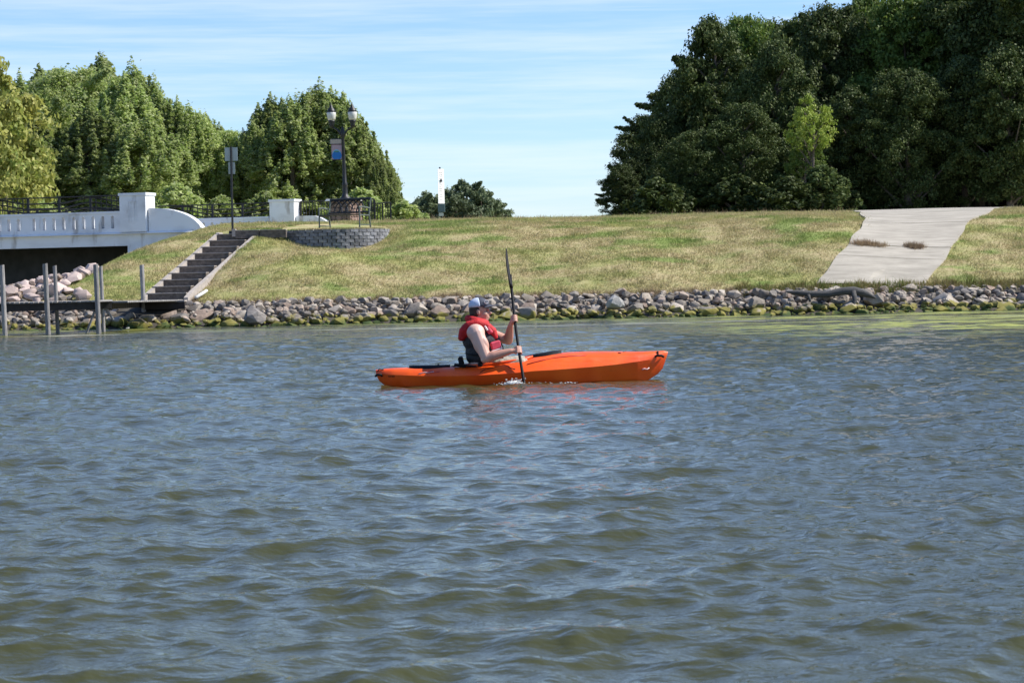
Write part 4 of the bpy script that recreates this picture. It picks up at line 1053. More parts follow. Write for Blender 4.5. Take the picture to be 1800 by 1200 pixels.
for px, top, D, wd, lab in ((728, 362, 170, .8, 'small far tree left of the white stacked sign'), (757, 342, 178, .9, 'far round tree touching the white stacked sign on its left'), (792, 338, 182, .8, 'far tree just right of the white stacked sign'),
                            (824, 322, 180, .85, 'tallest of the far trees on the open crest'), (852, 336, 178, .8, 'far tree second from the right end of the crest group'), (874, 356, 184, .9, 'lowest far tree at the right end of the crest group'), (806, 350, 172, 1.1, 'far bushy tree in front of the crest group')):
    tree(px, top, D, 'far', 'farleaf', lab, group='far trees on the crest', wide=wd)
G2 = 'dark trees on the right'
for px, top, D, k, lm, wd, lab in (
    (1098, 292, 92, 'rndC', 'dark', 1.15, 'low dark tree reaching out at the left foot of the wood'),
    (1140, 262, 95, 'rndA', 'dark', .9, 'dark tree second from the left end of the wood'),
    (1172, 205, 96, 'rndB', 'dark', .75, 'dark narrow tree on the left slope of the wood'),
    (1215, 130, 99, 'rndA', 'dark', .72, 'dark tree halfway up the left edge of the wood'),
    (1262, 42, 97, 'rndC', 'dark', .74, 'tall dark tree with a tufted top at the left edge'),
    (1322, 40, 101, 'rndB', 'darkgreen', .62, 'greener tree with feathery shoots beside the tufted top'),
    (1370, 85, 93, 'rndA', 'dark', .72, 'dark rounded tree behind the lime sapling, left side'),
    (1420, 38, 99, 'rndC', 'dark', .76, 'dark grey green oak above the lime sapling'),
    (1480, 22, 96, 'rndB', 'dark', .72, 'dark oak with broken top right of the lime sapling'),
    (1535, 5, 100, 'rndA', 'darkgreen', .70, 'tree with sunlit green top near the upper edge'),
    (1600, 2, 95, 'rndC', 'darkgreen', .78, 'sunlit green crown above the ramp'),
    (1660, -25, 99, 'rndB', 'dark', .76, 'dark high tree behind the ramp head'),
    (1725, -45, 94, 'rndA', 'dark', .80, 'very tall dark tree right of the ramp head'),
    (1795, -60, 97, 'rndC', 'dark', .85, 'dark tree at the right edge of the frame'),
    (1850, -80, 91, 'rndB', 'dark', .85, 'dark tree partly outside the right edge'),
    (1500, 160, 90, 'rndC', 'dark', .95, 'low dense dark tree in front of the wood, centre'),
    (1310, 190, 90, 'rndA', 'dark', .95, 'low dense dark tree left of the lime sapling'),
    (1600, 130, 89, 'rndB', 'dark', .85, 'low dense dark tree above the ramp head'),
    (1230, 235, 90, 'rndB', 'dark', 1.05, 'low spreading dark tree at the left front of the wood'),
    (1700, 110, 90, 'rndA', 'dark', .85, 'mid height dark tree above the leaning trunk'),
    (1780, 90, 88, 'rndC', 'dark', .9, 'mid height dark tree at the right front of the wood')):
    tree(px, top, D, k, lm, lab, group=G2, wide=wd)
# a second rank keeps daylight from showing between the stems
for px, top, D, wd, lab in ((1160, 320, 88, 1.8, 'leftmost low dark undergrowth bush of the wood'), (1230, 318, 90, 1.9, 'dark undergrowth bush second from the left'), (1300, 316, 88, 1.9, 'dark undergrowth bush third from the left'), (1375, 316, 89, 1.9, 'dark undergrowth bush under the lime sapling'),
                            (1450, 316, 88, 1.9, 'dark undergrowth bush left of the ramp head'), (1530, 318, 90, 1.8, 'dark undergrowth bush behind the left ramp corner'), (1600, 318, 91, 1.7, 'dark undergrowth bush behind the ramp head'), (1665, 300, 96, 1.6, 'dark undergrowth bush left of the leaning trunk'),
                            (1740, 300, 97, 1.6, 'dark undergrowth bush right of the leaning trunk'), (1810, 290, 95, 1.8, 'dark undergrowth bush at the right edge')):
    tree(px, top, D, 'bush', 'dark', lab, 'shrub', 'undergrowth of the wood', wide=wd * .8, href=3)
for i, (px, top, D) in enumerate(((1150, 150 + 60, 106), (1240, 130, 112), (1335, 72, 108), (1385, 52, 110), (1510, 30, 113), (1600, 20, 112), (1690, 60, 113), (1780, 40, 112), (1880, 30, 112))):
    tree(px, top, D, ('rndA', 'rndB', 'rndC')[i % 3], 'dark', ['backmost dark tree near the low left end of the wood', 'backmost dark tree behind the left edge', 'backmost dark tree behind the feathery shoots', 'backmost dark tree behind the lime sapling', 'backmost dark tree behind the wood centre', 'backmost dark tree behind the ramp', 'backmost dark tree behind the high oaks', 'backmost dark tree near the right edge', 'backmost dark tree beyond the right edge'][i], group=G2, wide=1.0)
tree(1431, 172, 86.5, 'sap', 'lime', 'slender lime green sapling glowing in front of the dark wood', href=7, wide=.72, name='sapling')
tree(1418, 250, 87.2, 'sap', 'darkgreen', 'dull green sapling half hidden below the lime one', href=7, wide=.9, name='sapling')
tree(1395, 318, 84.8, 'bush', 'dark', 'dark bush hiding the foot of the lime sapling', 'shrub', 'undergrowth of the wood', wide=1.5, href=3)
tree(1450, 300, 85.2, 'bush', 'dark', 'dark bush right in front of the lime sapling stem', 'shrub', 'undergrowth of the wood', wide=1.2, href=3)
for (x0, y0, x1, y1, D, rr_, lab) in ((1692, 380, 1686, 318, 92.5, .24, 'leaning grey brown tree trunk behind the ramp head'), (1737, 380, 1740, 318, 93, .10, 'thin dark tree trunk right of the leaning trunk'), (1782, 378, 1786, 318, 93, .14, 'dark tree trunk near the right edge')):
    a, c = P(x0, y0 + 6, D), P(x1, y1, D)
    t = thing('tree', lab, 'tree', a); pobj('trunk', MB().tube([a - Vector((0, 0, .3)), a.lerp(c, .4), c, c + (c - a) * 1.2], [rr_ * 1.3, rr_, rr_ * .8, rr_ * .4], 10), M['barkdark'], t, True)
    cp = a + (c - a) * 2.0; Vv, Ff = leaves([tuple(Vector(cp) - a + Vector((random.uniform(-1.5, 1.5), random.uniform(-1, 1), random.uniform(-.6, 1.4)))) for _ in range(24)], 110, np.full(24, .55), .12, .07, int(x0))
    link('crown', np_mesh('crown', Vv, Ff), M['dark'], t)

# ------------------------------------------------------------------ kayak
KO = Vector((P(917, 674, 24.5).x, 24.5, 0))
def kp(px, py):                       # photo pixel -> kayak side-view coordinates
    wl = 674 - .021 * (px - 917); return (px - 917) / 163.3, (wl - py) / 163.3
kay = thing('kayak', 'bright orange sit inside kayak with black hatch and fittings', 'kayak', KO)
mt, nt, b = new_mat('orange polyethylene')
tcn = N(nt, 'ShaderNodeTexCoord'); nz = N(nt, 'ShaderNodeTexNoise'); nz.inputs['Scale'].default_value = 3; nz.inputs['Detail'].default_value = 8; lk(nt, tcn.outputs['Object'], nz.inputs['Vector'])
rp = N(nt, 'ShaderNodeValToRGB'); rp.color_ramp.elements[0].position = .35; rp.color_ramp.elements[0].color = (.84, .075, .005, 1); rp.color_ramp.elements[1].position = .7; rp.color_ramp.elements[1].color = (.94, .135, .010, 1)
lk(nt, nz.outputs['Fac'], rp.inputs['Fac']); b.inputs['Roughness'].default_value = .42
mps = N(nt, 'ShaderNodeMapping'); mps.inputs['Scale'].default_value = (2, 8, 26); lk(nt, tcn.outputs['Object'], mps.inputs[0])
nsc = N(nt, 'ShaderNodeTexNoise'); nsc.inputs['Scale'].default_value = 2.2; nsc.inputs['Detail'].default_value = 9; nsc.inputs['Roughness'].default_value = .75; lk(nt, mps.outputs[0], nsc.inputs['Vector'])
rsc = N(nt, 'ShaderNodeMapRange'); rsc.inputs['From Min'].default_value = .56; rsc.inputs['From Max'].default_value = .74; rsc.inputs['To Max'].default_value = .5; lk(nt, nsc.outputs['Fac'], rsc.inputs['Value'])
msc = N(nt, 'ShaderNodeMix', data_type='RGBA'); msc.inputs[7].default_value = (.42, .045, .01, 1); lk(nt, rp.outputs[0], msc.inputs[6]); lk(nt, rsc.outputs[0], msc.inputs['Factor']); lk(nt, msc.outputs[2], b.inputs['Base Color'])
rro = N(nt, 'ShaderNodeMapRange'); rro.inputs['From Min'].default_value = .35; rro.inputs['From Max'].default_value = .65; rro.inputs['To Min'].default_value = .28; rro.inputs['To Max'].default_value = .55; lk(nt, nsc.outputs['Fac'], rro.inputs['Value']); lk(nt, rro.outputs[0], b.inputs['Roughness'])
n2 = N(nt, 'ShaderNodeTexNoise'); n2.inputs['Scale'].default_value = 60; lk(nt, tcn.outputs['Object'], n2.inputs['Vector']); bp = N(nt, 'ShaderNodeBump'); bp.inputs['Strength'].default_value = .12; bp.inputs['Distance'].default_value = .01; lk(nt, n2.outputs['Fac'], bp.inputs['Height']); lk(nt, bp.outputs[0], b.inputs['Normal'])
M['orange'] = mt
M['black'] = mat('black rubber', (.008, .008, .010), .65, .2, 20, spec=.2)
# stations: px, half width, keel z, chine z, sheer z(px row), crown z(row)
st = [  # px, halfw, chine row, crown row, keel z
    (661, .02, 657, 651.5, .05), (672, .075, 657.8, 650, -.02), (690, .13, 659, 648.5, -.06), (720, .20, 660, 647.3, -.08), (760, .265, 660.5, 646.5, -.09), (800, .32, 660, 645.5, -.10), (830, .345, 659, 644.5, -.10),
    (860, .36, 657.5, 641.5, -.10), (890, .365, 655.5, 637.5, -.10), (920, .365, 653, 633, -.10), (940, .36, 651, 628.5, -.10), (970, .345, 649.5, 623.5, -.10), (1000, .32, 647.5, 620.5, -.10), (1040, .28, 644.5, 619, -.09), (1080, .225, 641, 619, -.07), (1120, .16, 636, 619.5, -.05), (1150, .095, 632, 618.6, .0), (1168, .04, 629.5, 618, .06), (1175, .012, 628, 619.5, .12)]
def interp_station(px):
    A = np.array(st, float); return [float(np.interp(px, A[:, 0], A[:, k])) for k in range(1, 5)]
COCK = (812, 938)
pxs = sorted(set([s[0] for s in st] + list(np.linspace(661, 1175, 60).round(1)) + [COCK[0], COCK[1]]))
ring = []
for px in pxs:
    hw_, ch, cw, kz = interp_station(px); x = (px - 917) / 163.3; zc = kp(px, ch)[1]; zd = kp(px, cw)[1]
    if px > 1110: x2 = x - max(0, (px - 1110)) / 163.3 * .0
    zs = zc + (zd - zc) * .62
    half = [(0, kz), (hw_ * .45, kz + .012), (hw_ * .80, kz + (zc - kz) * .38), (hw_ * 1.0, zc), (hw_ * .90, zc + (zs - zc) * .55), (hw_ * .74, zs + (zd - zs) * .25), (hw_ * .55, zs + (zd - zs) * .72)]
    open_ = COCK[0] < px < COCK[1]
    if open_:
        t = (px - COCK[0]) / (COCK[1] - COCK[0]); co = .215 * (max(0, 1 - (2 * t - 1) ** 2)) ** .4 + .005
        co = min(co, hw_ * .62)
        half[6] = (max(co, hw_ * .5 if False else co), zs + (zd - zs) * .9)
        half += [(co * .96, zd - .09), (co * .9, max(kz + .10, zd - .22)), (0, kz + .10 if co > .06 else zd - .1)]
    else:
        half += [(hw_ * .35, zs + (zd - zs) * .90), (hw_ * .16, zd - .002), (0, zd)]
    # vertical stem rake
    rake = 0
    ring.append((x, half))
V = []; nh = 10
for i, (x, half) in enumerate(ring):
    px = pxs[i]
    for s, rng_ in ((1, range(0, nh)), (-1, range(nh - 2, 0, -1))):
        for k in rng_:
            y, z = half[k]
            dx = 0
            if px > 1120: dx = -(px - 1120) / 55 * .11 * (1 - min(1, max(0, (z + .02) / .30)))      # bow rakes back to the water
            if px < 690: dx = (690 - px) / 29 * .07 * (1 - min(1, max(0, (z + .02) / .14)))
            V.append((x + dx, y * s, z))
n = 2 * nh - 2
F = [(i * n + k, i * n + (k + 1) % n, (i + 1) * n + (k + 1) % n, (i + 1) * n + k) for i in range(len(ring) - 1) for k in range(n)]
F += [tuple(range(n)), tuple((len(ring) - 1) * n + k for k in range(n - 1, -1, -1))]
hull = link('hull', MB().add(V, F).mesh('hull', True), M['orange'], kay)
hull.data.set_sharp_from_angle(angle=R(28))
hull.rotation_euler = (R(0), R(0), 0)
def kt(pts, r, name, mtk, parent=None, n=6, smooth=True, **kw):
    return link(name, MB().tube(pts, r, n, **kw).mesh(name, smooth), M[mtk], parent or kay)
# coaming rim
cpts = []
for k in range(33):
    th = 2 * math.pi * k / 32; f = (1 - math.cos(th)) / 2; px = COCK[0] + (COCK[1] - COCK[0]) * f
    hw_, ch, cw, kz = interp_station(px); co = min(.215 * (max(0, 1 - (2 * f - 1) ** 2)) ** .4 + .005, hw_ * .62)
    cpts.append(((px - 917) / 163.3, co * (1 if th < math.pi else -1), kp(px, cw)[1] + .008))
kt(cpts, .014, 'coaming', 'orange', n=8, caps=False)
# knee pad / front brace and rear hatch
def deck_pad(px0, px1, w, up, name, mtk, r=.02):
    A = []; 
    for k in range(9):
        px = px0 + (px1 - px0) * k / 8; hw_, ch, cw, kz = interp_station(px); A.append((px, kp(px, cw)[1]))
    mb = MB(); V = []; 
    for i, (px, z) in enumerate(A):
        f = i / 8; ww = w * math.sin(math.pi * min(max(f, .07), .93)) ** .5
        V += [((px - 917) / 163.3, -ww, z - .035), ((px - 917) / 163.3, -ww * .8, z + up * .6), ((px - 917) / 163.3, 0, z + up), ((px - 917) / 163.3, ww * .8, z + up * .6), ((px - 917) / 163.3, ww, z - .035)]
    F = [(i * 5 + k, i * 5 + k + 1, i * 5 + 6 + k, i * 5 + 5 + k) for i in range(8) for k in range(4)] + [(4, 3, 2, 1, 0), (40, 41, 42, 43, 44)]
    return link(name, mb.add(V, F).mesh(name, True), M[mtk], kay)
deck_pad(720, 792, .17, .022, 'hatch_cover', 'black')
deck_pad(932, 988, .15, .030, 'knee_pad', 'black')
kt([(-.75, -.0, .19), (-.70, -.10, .20), (-.6, -.2, .19)], .008, 'backrest_strap', 'black')
zz = kp(770, 641)[1]
kt([((768 - 917) / 163.3, -.02, zz - .04), ((771 - 917) / 163.3, -.02, zz), ((774 - 917) / 163.3, -.02, zz - .03)], .006, 'hatch_toggle', 'black')
# backrest
link('backrest', MB().box((-.64, 0, .21), (.05, .34, .17), Matrix.Rotation(R(-12), 3, 'Y')).mesh('backrest', bevel=.012), M['black'], kay)
link('backrest_flap', MB().box((-.60, -.13, .205), (.24, .16, .018), Matrix.Rotation(R(6), 3, 'Y')).mesh('backrest_flap', bevel=.004), M['black'], kay)
# handles
def handle(px, py, dx):
    x, z = kp(px, py)
    link('handle', MB().tube([(x - dx, -.07, z - .01), (x - dx * .6, -.085, z + .003), (x + dx * .6, -.085, z + .003), (x + dx, -.06, z - .01)], .013, 8, rnd=True).mesh('handle', True), M['black'], kay)
handle(1159, 626.5, .045); 
x, z = kp(1157, 622); link('handle_knob', MB().tube([(x, -.05, z - .02), (x, -.05, z + .022)], .011, 8).mesh('k', True), M['black'], kay)
handle(667, 660, .035)
x, z = kp(667, 652); kt([(x - .02, -.03, z - .015), (x, -.04, z + .012), (x + .05, -.05, z + .01), (x + .02, -.06, z - .04)], .006, 'grab_cord', 'black')
for px, py in ((1089, 622.5), (1031, 626)):
    x, z = kp(px, py); hw_ = interp_station(px)[0]; link('fitting', MB().box((x, -hw_ * .55, z + .002), (.035, .02, .022)).mesh('fitting', bevel=.004), M['black'], kay)
x, z = kp(1089, 623); kt([(x, -.11, z), (x + .05, -.05, z + .022), (x + .08, .05, z + .024)], .004, 'bungee_cord', 'black')
M['decal'] = mat('dark red decal', (.45, .03, .03), .4, .1, 20)
M['paledecal'] = mat('pale decal', (.75, .55, .52), .4, .1, 20)
def side_y(px, z):
    hw_, ch, cw, kz = interp_station(px); zc = kp(px, ch)[1]; zd = kp(px, cw)[1]; zs = zc + (zd - zc) * .62
    pr = [(kz + (zc - kz) * .38, hw_ * .80), (zc, hw_), (zc + (zs - zc) * .55, hw_ * .9), (zs + (zd - zs) * .25, hw_ * .74), (zs + (zd - zs) * .72, hw_ * .55), (zd, hw_ * .2)]
    return -float(np.interp(z, [p[0] for p in pr], [p[1] for p in pr]))
def decal_line(pts, r, name, mtk):
    P3 = []
    for px, py in pts: x, z = kp(px, py); P3.append((x, side_y(px, z) - .003, z))
    return kt(P3, r, name, mtk, n=5)
for x0 in (684, 687.5, 690.5, 693):
    decal_line([(x0, 661), (x0 + 1.6, 662), (x0 + .4, 663.2)], .004, 'maker_mark', 'black')
decal_line([(738, 657), (748, 654.5), (756, 655), (764, 653)], .005, 'swoosh_decal', 'paledecal')
decal_line([(752, 656.3), (760, 654.6), (768, 654), (774, 653)], .0045, 'swoosh_decal', 'decal')
decal_line([(744, 655.2), (752, 653), (762, 652)], .0035, 'swoosh_decal', 'decal')
decal_line([(845, 654), (853, 649), (868, 645.5), (885, 642)], .0035, 'deck_cord', 'black')
decal_line([(889, 642), (898, 646), (906, 648)], .004, 'deck_cord', 'black')
decal_line([(1128, 650), (1133, 648.5), (1137, 650), (1141, 647)], .006, 'bow_decal', 'paledecal')
# red groove along the front deck
decal_line([(927, 640), (950, 634), (975, 629), (1000, 626.5), (1030, 625)], .006, 'deck_groove', 'decal')

# ------------------------------------------------------------------ paddle
sh = lambda z: Vector((KO.x + .027 - .112 * z + (-.012 * math.sin(z * 3)), KO.y - .50 + .62 * z, z))
pad = thing('paddle', 'black double bladed paddle held nearly upright, lower blade in the water', 'paddle', sh(0))
pobj('shaft', MB().tube([sh(z) for z in np.linspace(-.28, 1.16, 14)], .0155, 10), M['black'], pad, True)
def blade(z0, z1, s):
    mb = MB(); V = []; n = 9; 
    for i in range(n):
        f = i / (n - 1); z = z0 + (z1 - z0) * f; c = sh(z) + Vector((s * .018 * math.sin(f * 2.5), 0, 0)); w = .092 * math.sin(math.pi * min(.97, .10 + .86 * f)) ** .6 if f < 1 else .006
        ax = Vector((.18, .94, -.05)).normalized()      # blade plane nearly edge-on to the boat's side
        th = Vector((1, -.18, 0)).normalized() * (.020 * (1 - .72 * f))
        V += [c - ax * w, c - th, c + ax * w, c + th]
    F = [(i * 4 + k, i * 4 + (k + 1) % 4, i * 4 + 4 + (k + 1) % 4, i * 4 + 4 + k) for i in range(n - 1) for k in range(4)] + [(3, 2, 1, 0), tuple((n - 1) * 4 + k for k in range(4))]
    return mb.add(V, F)
pobj('blade', blade(1.02, 1.45, -1), M['black'], pad, True)
pobj('blade', blade(-.12, -.58, 1), M['black'], pad, True)

# ------------------------------------------------------------------ the paddler
def remeshed(name, mb, vox, smooth_it, mt_, parent):
    o = link('tmp', mb.mesh('tmp')); o.modifiers.new('r', 'REMESH'); o.modifiers['r'].mode = 'VOXEL'; o.modifiers['r'].voxel_size = vox; o.modifiers['r'].use_smooth_shade = True
    if smooth_it: s = o.modifiers.new('s', 'SMOOTH'); s.iterations = smooth_it; s.factor = .5
    dg = bpy.context.evaluated_depsgraph_get(); me = bpy.data.meshes.new_from_object(o.evaluated_get(dg)); me.name = name
    for p in me.polygons: p.use_smooth = True
    bpy.data.objects.remove(o); me.materials.clear()
    return link(name, me, mt_, parent)
man = thing('person', 'man in a red and black life vest and trucker cap paddling the orange kayak', 'person', KO + Vector((-.41, 0, .1)))
MO = Vector((.41, 0, -.1))            # kayak frame -> man frame
def m3(x, y, z): return Vector((x, y, z)) + MO
def shl(z): return sh(z) - KO         # paddle shaft in the kayak frame
B = MB()
def cap_(pts, rad, ell=1.0, up=None, n=16): B.tube([m3(*p) for p in pts], rad, n, rnd=True, ell=ell, up=up)
def el(c, r, rot=None): B.ell(m3(*c), r, rot, 20, 14)
# torso
el((-.41, 0, .22), (.16, .185, .13)); el((-.42, 0, .35), (.165, .185, .16)); el((-.44, 0, .49), (.135, .19, .15)); el((-.46, 0, .57), (.095, .20, .075))
cap_([(-.465, 0, .58), (-.45, 0, .66), (-.435, 0, .72)], [.075, .06, .058])
# legs inside the boat
for s in (-1, 1):
    cap_([(-.40, .10 * s, .16), (-.16, .13 * s, .17), (.10, .15 * s, .19)], [.095, .085, .062]); cap_([(.10, .15 * s, .19), (.30, .13 * s, .10), (.50, .10 * s, .06)], [.06, .055, .035]); cap_([(.50, .10 * s, .05), (.54, .11 * s, .13)], [.035, .03])
# head
HC = Vector((-.432, 0, .775))
el((HC.x - .015, 0, HC.z + .03), (.098, .078, .098)); el((HC.x + .028, 0, HC.z - .035), (.068, .062, .082)); el((HC.x + .055, 0, HC.z - .088), (.034, .040, .027))
el((HC.x + .085, 0, HC.z + .022), (.018, .055, .016)); el((HC.x + .045, -.045, HC.z - .03), (.035, .02, .03)); el((HC.x + .045, .045, HC.z - .03), (.035, .02, .03))
B.tube([m3(HC.x + .088, 0, HC.z + .018), m3(HC.x + .116, 0, HC.z - .022), m3(HC.x + .096, 0, HC.z - .034)], [.008, .0145, .011], 10, rnd=True)
B.tube([m3(HC.x + .085, -.024, HC.z - .060), m3(HC.x + .096, 0, HC.z - .058), m3(HC.x + .085, .024, HC.z - .060)], [.007, .009, .007], 8, rnd=True)
B.tube([m3(HC.x + .080, -.022, HC.z - .074), m3(HC.x + .092, 0, HC.z - .072), m3(HC.x + .080, .022, HC.z - .074)], [.007, .009, .007], 8, rnd=True)
for s in (-1, 1): el((HC.x - .018, .080 * s, HC.z - .008), (.019, .009, .032), Matrix.Rotation(R(-12), 3, 'Y'))
# arms
near_h = shl(.355); far_h = shl(.685)
S1, E1 = Vector((-.475, -.205, .545)), Vector((-.375, -.285, .285)); 
pdir = (sh(.7) - sh(.3)).normalized()
def hand(hc, wrist, arm_from):
    """palm on the wrist side of the shaft, four fingers wrapped round it, thumb closing the other way"""
    p = (wrist - hc); p = (p - pdir * p.dot(pdir)).normalized(); q = pdir.cross(p)
    rs_ = .0155
    B.ell(MO + hc + p * .036, (.021, .030, .043), Matrix((p, q, pdir)).transposed(), 14, 10)
    B.tube([MO + wrist, MO + hc + p * .05], [.027, .027], 12, rnd=True)
    for i in range(4):
        off = pdir * ((1.5 - i) * .0228); ln = (.92, 1.0, .97, .82)[i]; pts = []
        for k in range(9):
            th = R(28) + R(235) * ln * k / 8; rr = rs_ + .0105 + (.010 if k < 2 else .0)
            pts.append(MO + hc + off + p * (rr * math.cos(th)) + q * (rr * math.sin(th)))
        B.tube(pts, [.0105, .0105, .0102, .010, .0098, .0095, .009, .0085, .008], 10, rnd=True)
    pts = [MO + hc + p * .045 + pdir * .030, MO + hc + p * .026 - q * .020 + pdir * .046, MO + hc + p * .0 - q * .028 + pdir * .043, MO + hc - p * .018 - q * .018 + pdir * .040]
    B.tube(pts, [.014, .0125, .011, .0095], 10, rnd=True)
W1 = near_h + Vector((-.085, -.010, -.004)); W2 = far_h + Vector((-.045, .045, -.062))
cap_([S1, S1.lerp(E1, .35), S1.lerp(E1, .7), E1], [.088, .078, .064, .056]); cap_([E1, E1.lerp(W1, .3), E1.lerp(W1, .7), W1], [.054, .054, .041, .030])
ax1 = (E1 - S1)
el(tuple(S1 + ax1 * .42 + Vector((.035, -.012, .005))), (.052, .05, .095), Matrix.Rotation(R(-20), 3, 'Y')); el(tuple(S1 + ax1 * .50 + Vector((-.040, -.008, 0))), (.042, .045, .10), Matrix.Rotation(R(-22), 3, 'Y'))
el(tuple(E1 + (W1 - E1) * .26 + Vector((0, -.006, .018))), (.085, .042, .036), Matrix.Rotation(R(-10), 3, 'Y'))
el(tuple(E1 + Vector((-.022, -.008, -.018))), (.035, .035, .032))
el(tuple(S1 + Vector((-.005, .01, .01))), (.098, .085, .092))
S2, E2 = Vector((-.43, .195, .56)), Vector((-.135, .14, .455))
cap_([S2, S2.lerp(E2, .35), S2.lerp(E2, .7), E2], [.075, .068, .056, .05]); cap_([E2, E2.lerp(W2, .3), E2.lerp(W2, .7), W2], [.05, .05, .038, .029])
hand(near_h, W1, E1); hand(far_h, W2, E2)
mt, nt, b = new_mat('sun reddened skin')
g = N(nt, 'ShaderNodeTexCoord'); nz = N(nt, 'ShaderNodeTexNoise'); nz.inputs['Scale'].default_value = 12; nz.inputs['Detail'].default_value = 4; lk(nt, g.outputs['Object'], nz.inputs['Vector'])
mx_ = N(nt, 'ShaderNodeMix', data_type='RGBA'); mx_.inputs[6].default_value = (.64, .41, .33, 1); mx_.inputs[7].default_value = (.50, .26, .185, 1)
# forearms and face are tanned, the upper arm is pale: a tan line, by place on the body
sp = N(nt, 'ShaderNodeSeparateXYZ'); lk(nt, g.outputs['Object'], sp.inputs[0])
r1 = N(nt, 'ShaderNodeMapRange', interpolation_type='SMOOTHSTEP'); r1.inputs['From Min'].default_value = -.02; r1.inputs['From Max'].default_value = .10; lk(nt, sp.outputs['X'], r1.inputs['Value'])
r2 = N(nt, 'ShaderNodeMapRange', interpolation_type='SMOOTHSTEP'); r2.inputs['From Min'].default_value = .55; r2.inputs['From Max'].default_value = .62; lk(nt, sp.outputs['Z'], r2.inputs['Value'])
mm_ = N(nt, 'ShaderNodeMath', operation='MAXIMUM'); lk(nt, r1.outputs[0], mm_.inputs[0]); lk(nt, r2.outputs[0], mm_.inputs[1])
ma = N(nt, 'ShaderNodeMath', operation='MULTIPLY_ADD'); lk(nt, nz.outputs['Fac'], ma.inputs[0]); ma.inputs[1].default_value = .3; lk(nt, mm_.outputs[0], ma.inputs[2])
sb = N(nt, 'ShaderNodeMath', operation='SUBTRACT'); lk(nt, ma.outputs[0], sb.inputs[0]); sb.inputs[1].default_value = .15; sb.use_clamp = True
lk(nt, sb.outputs[0], mx_.inputs['Factor']); lk(nt, mx_.outputs[2], b.inputs['Base Color']); b.inputs['Roughness'].default_value = .5
b.inputs['Subsurface Weight'].default_value = .08; b.inputs['Subsurface Radius'].default_value = (.02, .008, .004); b.inputs['Subsurface Scale'].default_value = .3
body = remeshed('body', B, .0052, 2, mt, man)
M['red'] = mat('red vest fabric', (.56, .012, .016), .75, .35, 14, 1.0, bscale=16)
M['vest'] = mat('charcoal vest fabric', (.026, .026, .030), .8, .4, 12, 1.0, bscale=18)
M['pocket'] = mat('pinkish red pocket', (.58, .05, .09), .7, .15, 20)
M['whitetrim'] = mat('pale reflective trim', (.70, .62, .62), .5, .1, 20)
M['camo'] = mat('pale camouflage cloth', (.55, .50, .42), .85, .3, 26, .3, col2=(.16, .15, .11))
M['navy'] = mat('slate navy cap cloth', (.055, .062, .088), .8, .2, 20)
M['meshw'] = mat('white cap mesh', (.60, .66, .80), .8, .25, 60)
M['hair'] = mat('short brown hair', (.06, .038, .026), .8, .4, 60)
def shape(): return MB()
# lower vest
v = shape()
def vel(mb, c, r, rot=None): mb.ell(m3(*c), r, rot, 24, 16)
vel(v, (-.405, 0, .34), (.195, .215, .165)); vel(v, (-.425, 0, .46), (.205, .215, .14)); vel(v, (-.40, 0, .28), (.195, .21, .10)); vel(v, (-.455, 0, .52), (.17, .17, .11))
remeshed('vest_lower', v, .010, 3, M['vest'], man)
# red yoke: shoulder straps, upper back, thick collar
v = shape()
for s in (-1, 1):
    v.tube([m3(*p) for p in ((-.275, .115 * s, .50), (-.30, .12 * s, .56), (-.365, .125 * s, .615), (-.46, .13 * s, .655), (-.555, .125 * s, .63), (-.615, .11 * s, .57), (-.635, .10 * s, .50))], [.035, .045, .046, .046, .05, .05, .04], 14, rnd=True, ell=1.0)
vel(v, (-.575, 0, .56), (.080, .16, .095))
pts = [m3(-.445 + .105 * math.cos(t_) - .012, .105 * math.sin(t_), .675 + .030 * -math.cos(t_)) for t_ in np.linspace(-2.75 + math.pi, 2.75 + math.pi, 17)]
v.tube(pts, [.03] + [.040] * 15 + [.03], 12, rnd=True)
remeshed('vest_yoke', v, .009, 3, M['red'], man)['label'] = 'red shoulders and collar of the vest'
# chest pocket and trims sit on the near front of the vest
def patch(c, size, rz, ry, mtk, name, bev=.01):
    q = Matrix.Rotation(R(rz), 3, 'Z') @ Matrix.Rotation(R(ry), 3, 'Y')
    return link(name, MB().box(m3(*c), size, q).mesh(name, bevel=bev), M[mtk], man)
patch((-.272, -.165, .415), (.115, .05, .085), -38 + 90 - 30, -14, 'pocket', 'chest_pocket', .012)
patch((-.262, -.172, .368), (.125, .05, .010), -38 + 90 - 30, -14, 'whitetrim', 'pocket_trim', .002)
patch((-.335, -.155, .575), (.05, .05, .085), -30, -35, 'pocket', 'shoulder_patch', .01)
patch((-.358, -.158, .598), (.018, .055, .060), -30, -35, 'whitetrim', 'shoulder_trim', .003)
def strap(pts, r, mtk='black', name='strap'): return link(name, MB().tube([m3(*p) for p in pts], r, 8, ell=.5).mesh(name, True), M[mtk], man)
strap([(-.29, -.10, .52), (-.235, -.10, .46), (-.195, -.10, .40), (-.19, -.11, .34)], .014)
strap([(-.27, -.13, .50), (-.225, -.13, .45), (-.20, -.13, .41)], .010)
strap([(-.22, -.15, .30), (-.17, -.15, .25), (-.135, -.15, .215)], .017)
strap([(-.60, -.10, .33), (-.5, -.20, .315), (-.36, -.222, .31), (-.24, -.165, .315)], .012)
patch((-.44, -.215, .215), (.05, .03, .05), 0, 0, 'black', 'buckle', .008)
# shorts
v = shape(); vel(v, (-.38, 0, .19), (.17, .195, .10))
for s in (-1, 1): v.tube([m3(-.38, .10 * s, .17), m3(-.14, .13 * s, .185), m3(.0, .14 * s, .20)], [.105, .100, .088], 16, rnd=True)
remeshed('shorts', v, .010, 2, M['camo'], man)
